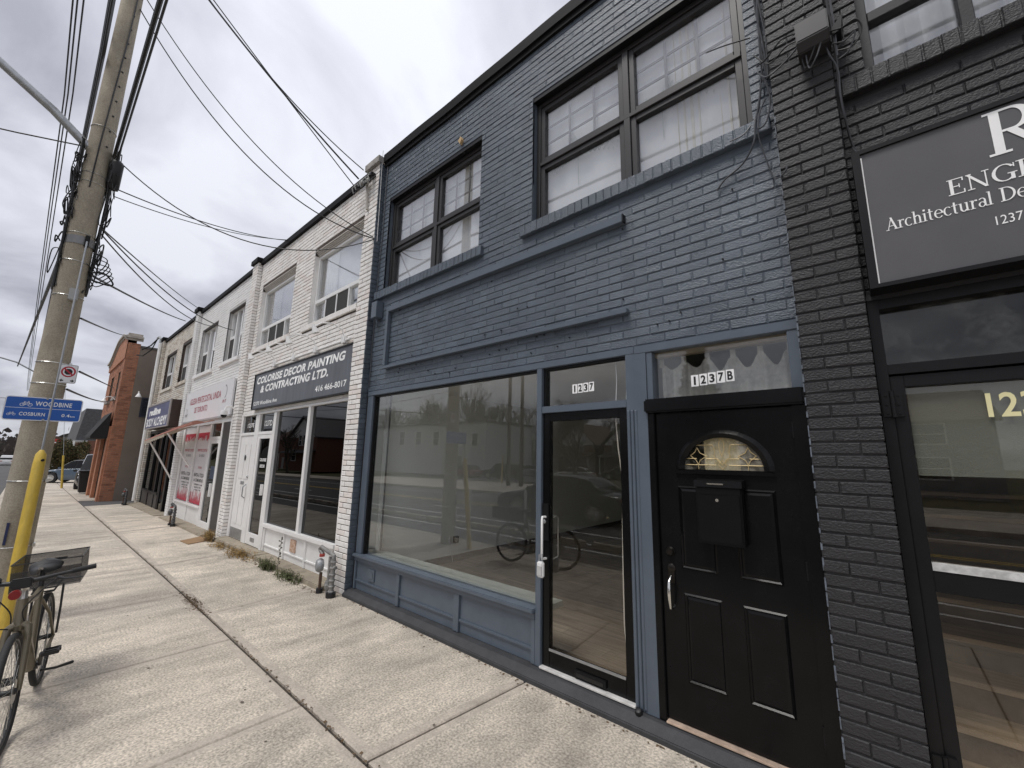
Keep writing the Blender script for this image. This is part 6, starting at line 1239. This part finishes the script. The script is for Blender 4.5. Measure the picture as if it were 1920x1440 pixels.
# ================================================================== houses across the street
def house(name, label, x0, x1, yf, dep, zb, h, wall, roofm, wins, roof='gable_y', rise=2.2, door=None, porch=None, trim=WHITE, siding=0, gable_win=None):
    e = thing(name, label, 'house', ((x0+x1)/2, yf, zb)); w_ = MB(); w_.box(x0,x1,yf-dep,yf,zb,zb+h)   # front faces +y (toward the street)
    wo = w_.build('wall', wall, e); m = MB()
    if roof == 'flat': m.box(x0-.2,x1+.2,yf-dep-.2,yf+.25,zb+h,zb+h+.22)
    elif roof == 'gable_y':   # ridge along y, gable to the street
        xm = (x0+x1)/2; m.prism([(x0-.35,zb+h-.15),(xm,zb+h+rise),(x1+.35,zb+h-.15),(x1+.35,zb+h+.02),(xm,zb+h+rise+.2),(x0-.35,zb+h+.02)], 'y', yf-dep-.3, yf+.35)
        MB().prism([(x0+.02,zb+h),(x1-.02,zb+h),(xm,zb+h+rise-.05)], 'y', yf-.25, yf-.02).build('gable', wall if not gable_win else trim, e)
    else:
        ym = yf-dep/2; m.prism([(yf-dep-.4,zb+h-.1),(ym,zb+h+rise),(yf+.4,zb+h-.1),(yf+.4,zb+h+.08),(ym,zb+h+rise+.2),(yf-dep-.4,zb+h+.08)], 'x', x0-.3, x1+.3)
        MB().prism([(yf-dep,zb+h),(yf,zb+h),(ym,zb+h+rise-.05)], 'x', x0+.02, x1-.02).build('gable', wall, e)
    m.build('roof', roofm, e)
    for i, (a, b, c, d) in enumerate(wins):
        f = MB(); f.box(a-.10,a,yf,yf+.06,c-.10,d+.10); f.box(b,b+.10,yf,yf+.06,c-.10,d+.10); f.box(a,b,yf,yf+.06,c-.10,c); f.box(a,b,yf,yf+.06,d,d+.10); f.box(a,b,yf,yf+.05,(c+d)/2-.03,(c+d)/2+.03); fo = f.build('window', trim, e); MB().box(a,b,yf,yf+.02,c,d).build('pane', GLASSD, fo)
    if door: a, b, hh = door; do = MB().box(a,b,yf,yf+.06,zb,zb+hh).build('door', M('door_grey', (.4,.38,.36), .5), e); MB().lathe([(.04,0),(.03,.05)], (b-.12,yf+.06,zb+1), (0,1,0), 8).build('handle', STEEL, do)
    if porch: a, b, dp_, hh = porch; pr_ = MB().prism([(yf,zb+hh+.45),(yf+dp_,zb+hh),(yf+dp_,zb+hh+.14),(yf,zb+hh+.6)], 'x', a, b).build('porch_roof', roofm, e); [MB().box(q,q+.14,yf+dp_-.2,yf+dp_-.06,zb,zb+hh).build('porch_post', trim, e) for q in (a+.1,b-.24)]
    if siding:
        z = zb+.2
        while z < zb+h: MB().box(x0-.003,x1+.003,yf,yf+.018,z,z+.025).build('siding_board', wall, wo, recalc=False); z += siding
    return e
GLASSD = M('dark_house_glass', (.05,.055,.06), .08, var=.1); SHING = M('grey_shingle', (.10,.10,.105), .85, var=.3, scale=6, bump=.6, bscale=30, bdist=.01); SHINGB = M('brown_shingle', (.13,.08,.06), .85, var=.3, scale=6)
SID = M('white_siding', (.60,.61,.60), .6, var=.05); SIDG = M('grey_siding', (.30,.30,.30), .7, var=.1); HBR = M('house_brick', (.19,.085,.055), .8, var=.3, scale=9)
house('white_siding_house', 'long white siding two-storey house across the street, seen in the shop glass', -60,-35.6,-33,9,-.35,6.6,SID,SHING,[(-45.6,-44.4,3.5,5.3),(-41.8,-40.7,3.4,5.1),(-38.0,-37.0,3.35,4.9),(-40.7,-39.7,.65,2.1),(-49.5,-48.3,3.6,5.4),(-53.5,-52.3,3.6,5.5)],'flat',door=(-43.6,-42.4,2.2),siding=.42)
house('grey_gabled_house', 'grey house with a white gable and garage across the street', -44,-37,-46,8,-.35,5.4,SIDG,SHING,[(-41.6,-41.0,3.4,4.8),(-39.0,-38.3,3.4,4.8)],'gable_y',1.9,porch=(-44,-36.5,1.2,2.9),gable_win=1)
house('brick_gabled_house', 'brick house with a pale gable reflected in the glass door', -34,-28.2,-46,9,-.35,4.2,HBR,SHINGB,[(-33,-31.6,1.4,2.7),(-30.8,-29.4,1.4,2.7),(-31.2,-29.9,3.2,4.3)],'gable_y',2.9,porch=(-34,-28.2,1.5,2.6),door=(-29.2,-28.4,2.1),gable_win=1)
house('dark_gabled_house', 'dark brick house with a white dormer gable right of the pale gabled one', -27.4,-22.4,-47,9,-.35,4.2,HBR,SHING,[(-26.6,-25.7,1.2,2.6),(-24.9,-23.5,1.2,2.6),(-26.0,-24.0,3.0,4.4)],'gable_y',2.6,porch=(-27.4,-22.4,1.5,2.6),gable_win=1)
house('brick_semi', 'brick house with a plain ridge roof far right across the street', -18,-8,-40,9,-.30,5.0,HBR,SHING,[(-17,-15.6,1,2.4),(-12,-10.6,1,2.4),(-17,-15.6,3.3,4.6),(-12,-10.6,3.3,4.6)],'gable_x',2.4,door=(-14,-13,2.1)); house('pale_bungalow', 'pale house across the street to the right', -5,6,-38,9,-.30,5.2,SIDG,SHINGB,[(-4,-2.4,1,2.4),(2,3.6,1,2.4),(-4,-2.4,3.4,4.7),(2,3.6,3.4,4.7)],'gable_x',2.4,door=(-.5,.5,2.1))
house('dark_dormer_house', 'dark house with a white gable reflected in the black shop windows', -73,-63,-25,9,-.6,5.2,HBR,SHING,[(-71.5,-70,1,2.6),(-66.5,-65,1,2.6),(-69.2,-68.3,3.4,4.9),(-67.7,-66.8,3.4,4.9)],'gable_y',3.2,porch=(-73,-63,1.6,2.7),gable_win=1)
house('brick_ridge_house', 'brick house with a plain ridge roof left of the dark dormer house', -92,-78,-29,9,-.7,5.4,HBR,SHINGB,[(-90,-88.4,1,2.6),(-83,-81.4,1,2.6),(-90,-88.4,3.4,4.9),(-83,-81.4,3.4,4.9)],'gable_x',2.6,door=(-86,-85,2.1)); house('grey_end_house', 'grey house farthest left across the street', -112,-98,-27,9,-.8,5.6,SIDG,SHING,[(-110,-108,1,2.6),(-103,-101,1,2.6),(-103,-101,3.4,4.9)],'gable_x',2.6)
# ================================================================== trees
BARK = M('grey_bark', (.075,.062,.05), .9, var=.3, scale=6, bump=.4, bscale=20, bdist=.02)
def bare_tree_mesh(seed, H, depth=7, spread=.5):
    r = random.Random(seed); trunk = MB(); crown = MB()
    def grow(p, d, L, rad, lv):
        n = 3; pts = [p]; q = p; dd = d
        for k in range(n): dd = (dd+Vector((r.gauss(0,.10),r.gauss(0,.10),r.gauss(.03,.06)))).normalized(); q = q+dd*L/n; pts.append(q)
        (trunk if lv == 0 else crown).tube(pts, [rad*(1-.35*k/n) for k in range(n+1)], 7 if lv < 2 else 4 if lv < 4 else 3, cap=False)
        if lv >= depth: return
        for k in range(2 if lv > 3 else 3):
            a = r.uniform(0,6.28); u = dd.orthogonal().normalized(); v = dd.cross(u); s = spread*r.uniform(.6,1.35)
            nd = (dd*math.cos(s)+(u*math.cos(a)+v*math.sin(a))*math.sin(s)+Vector((0,0,.10))).normalized(); b = pts[-1] if k else pts[-1]
            grow(b if k < 2 else pts[2], nd, L*r.uniform(.62,.82), rad*.66, lv+1)
    grow(Vector((0,0,-.2)), Vector((0,0,1)), H*.24, H*.024, 0); return trunk, crown
protos = []
for sd_, H in ((1,15),(2,17),(3,13)): protos.append(bare_tree_mesh(sd_, H))
pm_ = []
for t_, c_ in protos:
    a = t_.build('trunk', BARK, smooth=True, recalc=False); b = c_.build('crown', BARK, recalc=False); pm_.append((a.data, b.data)); bpy.data.objects.remove(a); bpy.data.objects.remove(b)
def tree(x, y, k, s, rz, label):
    e = thing('bare_tree', label, 'tree', (x,y,gz(x)-.3), 'bare trees across the street'); e.rotation_euler = (0,0,rz); e.scale = (s,s,s)
    for nm, me in zip(('trunk','crown'), pm_[k]): o = bpy.data.objects.new(nm, me); COL.objects.link(o); o.parent = e
    return e
for i, (x, y, k, s, lab) in enumerate(((-70,-52,0,1.25,'bare tree behind the left end of the white siding house'),(-60,-54,1,1.25,'tall bare tree behind the middle of the white siding house'),(-50,-51,2,1.35,'bare tree behind the right end of the white siding house'),(-42,-60,0,1.2,'bare tree behind the grey gabled house'),(-86,-60,1,1.35,'bare tree far behind the white siding house'),(-30,-60,2,1.0,'bare tree behind the pale gabled brick house'),(-24,-64,0,.95,'bare tree behind the dark gabled house'),(-17,-60,1,.8,'bare tree behind the far right brick house'),
    (-78,-50,2,1.4,'bare tree at the far left behind the white siding house'),(-100,-62,0,1.4,'bare tree farthest left behind the white siding house'),(-56,-64,2,1.5,'tall bare tree in the back row behind the white siding house'),(-77,-22,0,.6,'bare street tree before the brick ridge house'),(-62,-21,1,.5,'bare street tree before the dark dormer house'),(-16,-22,2,.6,'small bare street tree across the road'),(-2,-50,0,.8,'bare tree behind the pale house'),(-150,-24,1,.4,'nearest bare tree at the left horizon'),(-190,-16,0,.45,'second bare tree at the left horizon'),(-230,-40,2,.5,'third bare tree at the left horizon'),(-260,-14,1,.5,'fourth bare tree at the left horizon'),(-60,9,0,.5,'bare tree behind the brown cedar hedge'),(-75,10,2,.6,'bare tree beyond the cedar hedge'))): tree(x, y, k, s, i*1.7, lab)
def needles(name, label, blobs, n, mats, size, cat, loc, trunk=None, group=None, seed=1):
    r = random.Random(seed); e = thing(name, label, cat, loc, group)
    ms = [MB() for _ in mats]
    for k in range(n):
        cx, cy, cz, rx, ry, rz2 = r.choice(blobs); d = Vector((r.gauss(0,1),r.gauss(0,1),r.gauss(0,1))).normalized()*(r.random()**.35); p = Vector((cx+d.x*rx, cy+d.y*ry, cz+d.z*rz2))
        if p.z < gz(cx)-.05: continue
        u = Vector((r.gauss(0,1),r.gauss(0,1),r.gauss(.6,.8))).normalized()*size*r.uniform(.5,1.4); v = u.cross(Vector((r.gauss(0,1),r.gauss(0,1),r.gauss(0,1)))).normalized()*size*.28
        r.choice(ms).add([p,p+u*.5+v,p+u,p+u*.5-v],[(0,1,2,3)])
    for m, mt in zip(ms, mats): m.build('crown', mt, e, recalc=False)
    if trunk: MB().tube([trunk[0],trunk[1]],[trunk[2],trunk[2]*.4],8).build('trunk', BARK, e)
    return e
CE1 = M('cedar_olive', (.075,.072,.02), .9, var=.4, scale=5); CE2 = M('cedar_brown', (.10,.065,.025), .9, var=.4, scale=5); CE3 = M('cedar_dark', (.03,.034,.014), .9, var=.4, scale=5)
r = random.Random(6); bl = []
for k in range(26): bl.append((-50+r.random()*5, -1.55+r.random()*1.6, .1+r.random()*1.9, .8, .42, .75))
needles('cedar_hedge', 'brown and olive cedar hedge along the sidewalk beyond the red brick building', bl, 26000, [CE1,CE2,CE3], .13, 'hedge', (-47,-.4,-.3), ((-47,-.3,-.4),(-47,-.3,1.6),.1))
needles('spruce_tree', 'dark spruce reflected in the 1237B transom', [(-13+0,-40,2.5+1.05*k,3.2-.27*k,3.2-.27*k,.7) for k in range(11)], 16000, [CE3, M('spruce_green', (.03,.045,.028), .9, var=.3)], .55, 'tree', (-13,-40,-.3), ((-13,-40,-.3),(-13,-40,12),.2), seed=3)
needles('columnar_cedar', 'dark columnar cedar beside the brick gabled house', [(-35,-43,.6+.6*k,.8-.05*k,.8-.05*k,.6) for k in range(9)], 5000, [CE3,CE1], .25, 'tree', (-35,-43,-.3), ((-35,-43,-.3),(-35,-43,3),.08), seed=4)
# poles across the street
def wpole(x, y, h_, label, arm=True):
    e = thing('far_pole', label, 'utility pole', (x,y,-.3), 'poles across the street'); MB().tube([(x,y,-.4),(x,y,h_)],[.17,.11],10).build('shaft', M('weathered_wood_pole', (.11,.09,.07), .9, var=.25, scale=3, stretch=(4,4,.5)), e, smooth=True)
    if arm:
        MB().box(x-1.1,x+1.1,y-.06,y+.06,h_-.7,h_-.58).build('cross_arm', BARK, e)
        for q in (-1,-.5,.5,1): MB().lathe([(.03,0),(.05,.06),(.03,.14)], (x+q,y,h_-.58), (0,0,1), 8).build('insulator', STEEL, e)
        MB().lathe([(.05,0),(.2,.05),(.2,.6),(.05,.66)], (x-.35,y+.1,h_-2.0), (0,0,1), 12).build('transformer', STEEL, e)
    return e
wpole(-20.9,-20.6,11.5,'wooden pole with cross arm across the street, left of the pair'); wpole(-19.9,-20.9,12,'bare wooden pole across the street, right of the pair',False); wpole(-1.5,-17.2,11,'wooden pole with cross arm across the street near the right',True)
span('far_street_wire', (-20.9,-20.6,10.8),(-1.5,-17.2,10.3),.5,.015,'upper far wire between the poles across the street'); span('far_street_wire', (-20.9,-20.6,8.2),(-1.5,-17.2,8.0),.5,.02,'lower far wire between the poles across the street'); span('far_street_wire', (-20.9,-20.6,8.2),(-62,-24,8.4),.7,.02,'far wire running left from the pole pair')
G2 = Vector((-23.4,-22.6,-.2)); gg2 = thing('far_guy_guard', 'yellow guy guard across the street beside the pole pair', 'guy guard', G2); MB().tube([G2,G2+Vector((.55,.5,2.3))], .06, 10).build('sleeve', YEL, gg2)
# ================================================================== beyond the red brick building
F = thing('mansard_house', 'low house with a grey shingled mansard front beyond the red brick building', 'house', (-58,0,-.4)); part('wall', HBR, F, (-66,-52.2,.1,8,-.5,2.7)); part('porch_eave', M('grey_eave', (.45,.45,.44), .6), F, (-66.2,-52.0,-.55,.3,2.58,2.70)); MB().prism([(-.45,2.7005),(-.15,5.5),(8,5.5),(8,2.7005)],'x',-66,-52.2).build('mansard_roof', SHING, F)
part('porch_post', WHITE, F, (-53.1,-52.98,-.5,-.38,-.5,2.58)); part('porch_post', WHITE, F, (-65.6,-65.5,-.5,-.4,-.5,2.58)); part('window', GLASSD, F, (-56.5,-54.5,.08,.0999,.7,1.9)); MB().tube(curve([(-52.0,-.5,2.6),(-52.0,-.5,1.4),(-52.1,-.4,.8)]), .06, 8).build('downpipe', WHITE, F)
F2 = thing('grey_far_house', 'grey hip-roofed house behind the cedar hedge', 'house', (-76,2,-.5)); part('wall', SIDG, F2, (-82,-70,-.2,9,-.7,3.6)); MB().prism([(-.7,3.6),(4.4,5.6),(9.4,3.6)],'x',-82.5,-69.5).build('roof', SHING, F2); part('window', GLASSD, F2, (-69.999,-69.97,2,3.6,1,2.4)); part('window', GLASSD, F2, (-69.999,-69.97,.4,1.6,1,2.4))
F3 = thing('low_white_house', 'low house with a pale fascia far beyond the cedar hedge', 'house', (-102,2,-.6)); part('wall', SID, F3, (-110,-95,-.8,9,-.8,3.0)); part('roof', SHINGB, F3, (-110.4,-94.6,-1.2,9.4,3.0005,4.0)); part('window', GLASSD, F3, (-94.999,-94.97,1,4,.8,2))
rs = thing('lease_sign', 'small red and white sign on a post beyond the cedar hedge', 'sign', (-52,-1.6,-.4)); MB().tube([(-52,-1.62,-.4),(-52,-1.62,2.2)], .04, 8).build('post', WHITE, rs); part('panel', M('sign_red_panel', (.55,.05,.05), .5), rs, (-52.02,-51.98,-1.95,-1.3,2.15,2.75)); part('stripe', WHITE2, rs, (-51.978,-51.972,-1.9,-1.35,2.4,2.5))
bn = thing('wheeled_bin', 'black wheeled garbage bin beside the red brick pier', 'bin', (-27.8,-1.0,gz(-28))); z0 = gz(-28.4)
bm_ = MB(); bm_.add([(-28.62,-1.42,z0+.06),(-28.12,-1.42,z0+.06),(-28.12,-.90,z0+.06),(-28.62,-.90,z0+.06),(-28.72,-1.50,z0+.98),(-28.04,-1.50,z0+.98),(-28.04,-.84,z0+.98),(-28.72,-.84,z0+.98)],[(0,3,2,1),(0,1,5,4),(1,2,6,5),(2,3,7,6),(3,0,4,7),(4,5,6,7)]); bm_.build('body', M('bin_plastic', (.014,.014,.015), .5), bn, bevel=.03); MB().box(-28.76,-28.0,-1.54,-.80,z0+.985,z0+1.06).build('lid', M('bin_plastic', (.014,.014,.015), .5), bn, bevel=.03)
for x in (-28.6,-28.14): MB().lathe([(.10,-.03),(.10,.03)], (x,-.86,z0+.10), (1,0,0), 12).build('wheel', RUBBER, bn)
bn.location = Vector(bn.location)+Vector((.25,.22,0))
g3 = Vector((-33.6,-1.5,gz(-34))); gg3 = thing('yellow_guy_guard', 'slim yellow guy guard standing by the parked cars beyond the bin', 'guy guard', g3); MB().tube([g3, g3+Vector((-.15,-.18,1.75))], [.05,.045], 10).build('sleeve', YEL, gg3, smooth=True); tag(MB().tube([g3+Vector((-.15,-.18,1.75)), g3+Vector((-.75,-.95,8))], .01, 5).build('guy_wire', STEEL), 'thin guy wire above the slim yellow guard', 'wire')
# street poles and lamps down the left of the road
def lpole(x, y, h_, label):
    e = thing('street_pole', label, 'street lamp', (x,y,gz(x)), 'street lamp poles along the left'); MB().tube([(x,y,gz(x)-.3),(x,y,h_)],[.16,.11],10).build('shaft', POLE, e, smooth=True); MB().tube([(x,y,h_-2.2),(x,y-1.2,h_-1.5),(x,y-2.6,h_-1.15),(x,y-3.6,h_-1.2)], .05, 8).build('arm', STEEL, e, smooth=True); MB().lathe([(.04,0),(.15,.15),(.15,.5),(.04,.65)], (x,y-3.5,h_-1.2), (0,-1,0), 10).build('lamp_head', STEEL, e, smooth=True)
lpole(-44,-3.2,9.2,'nearer street lamp pole beyond the concrete pole'); lpole(-80,-3.2,9.2,'farther street lamp pole down the street'); lpole(-62,-15.9,9.5,'street lamp pole across the road at the left edge')
ap_ = [(-1500,-34,26,10,20),(-1520,-20,30,9,16),(-1540,-50,22,14,16)]
for i, (x, y, h_, w_, d_) in enumerate(ap_):
    e = thing('apartment_tower', ['left-centre apartment tower on the horizon','tallest apartment tower on the horizon','leftmost apartment tower on the horizon'][i], 'building', (x,y,-1), 'apartment towers on the horizon'); part('wall', M('tower_concrete', (.34,.34,.36), .8, var=.1), e, (x-d_/2,x+d_/2,y-w_/2,y+w_/2,-1,h_))
    for f in range(int(h_/3)-1): MB().box(x+d_/2,x+d_/2+.05,y-w_/2+.6,y+w_/2-.6,1.6+3*f,3.0+3*f).build('window_band', GLASSD, e)
fw = MB(); r = random.Random(12)
for k in range(9000):
    x = r.uniform(-320,-190); y = r.uniform(-90,60); h_ = abs(r.gauss(0,1))*3.2; s = r.uniform(.5,1.3); a = r.random()*6.28
    fw.add([(x,y,h_-1),(x+s*math.cos(a),y+s*math.sin(a),h_-1+s*.6),(x,y,h_-1+s*1.6),(x-s*math.cos(a),y-s*math.sin(a),h_-1+s*.7)],[(0,1,2,3)])
tag(fw.build('far_woods', M('winter_woods', (.07,.058,.05), .95, var=.3, scale=.2), recalc=False), 'bare brown woods massed along the far horizon', 'woods', kind='stuff')
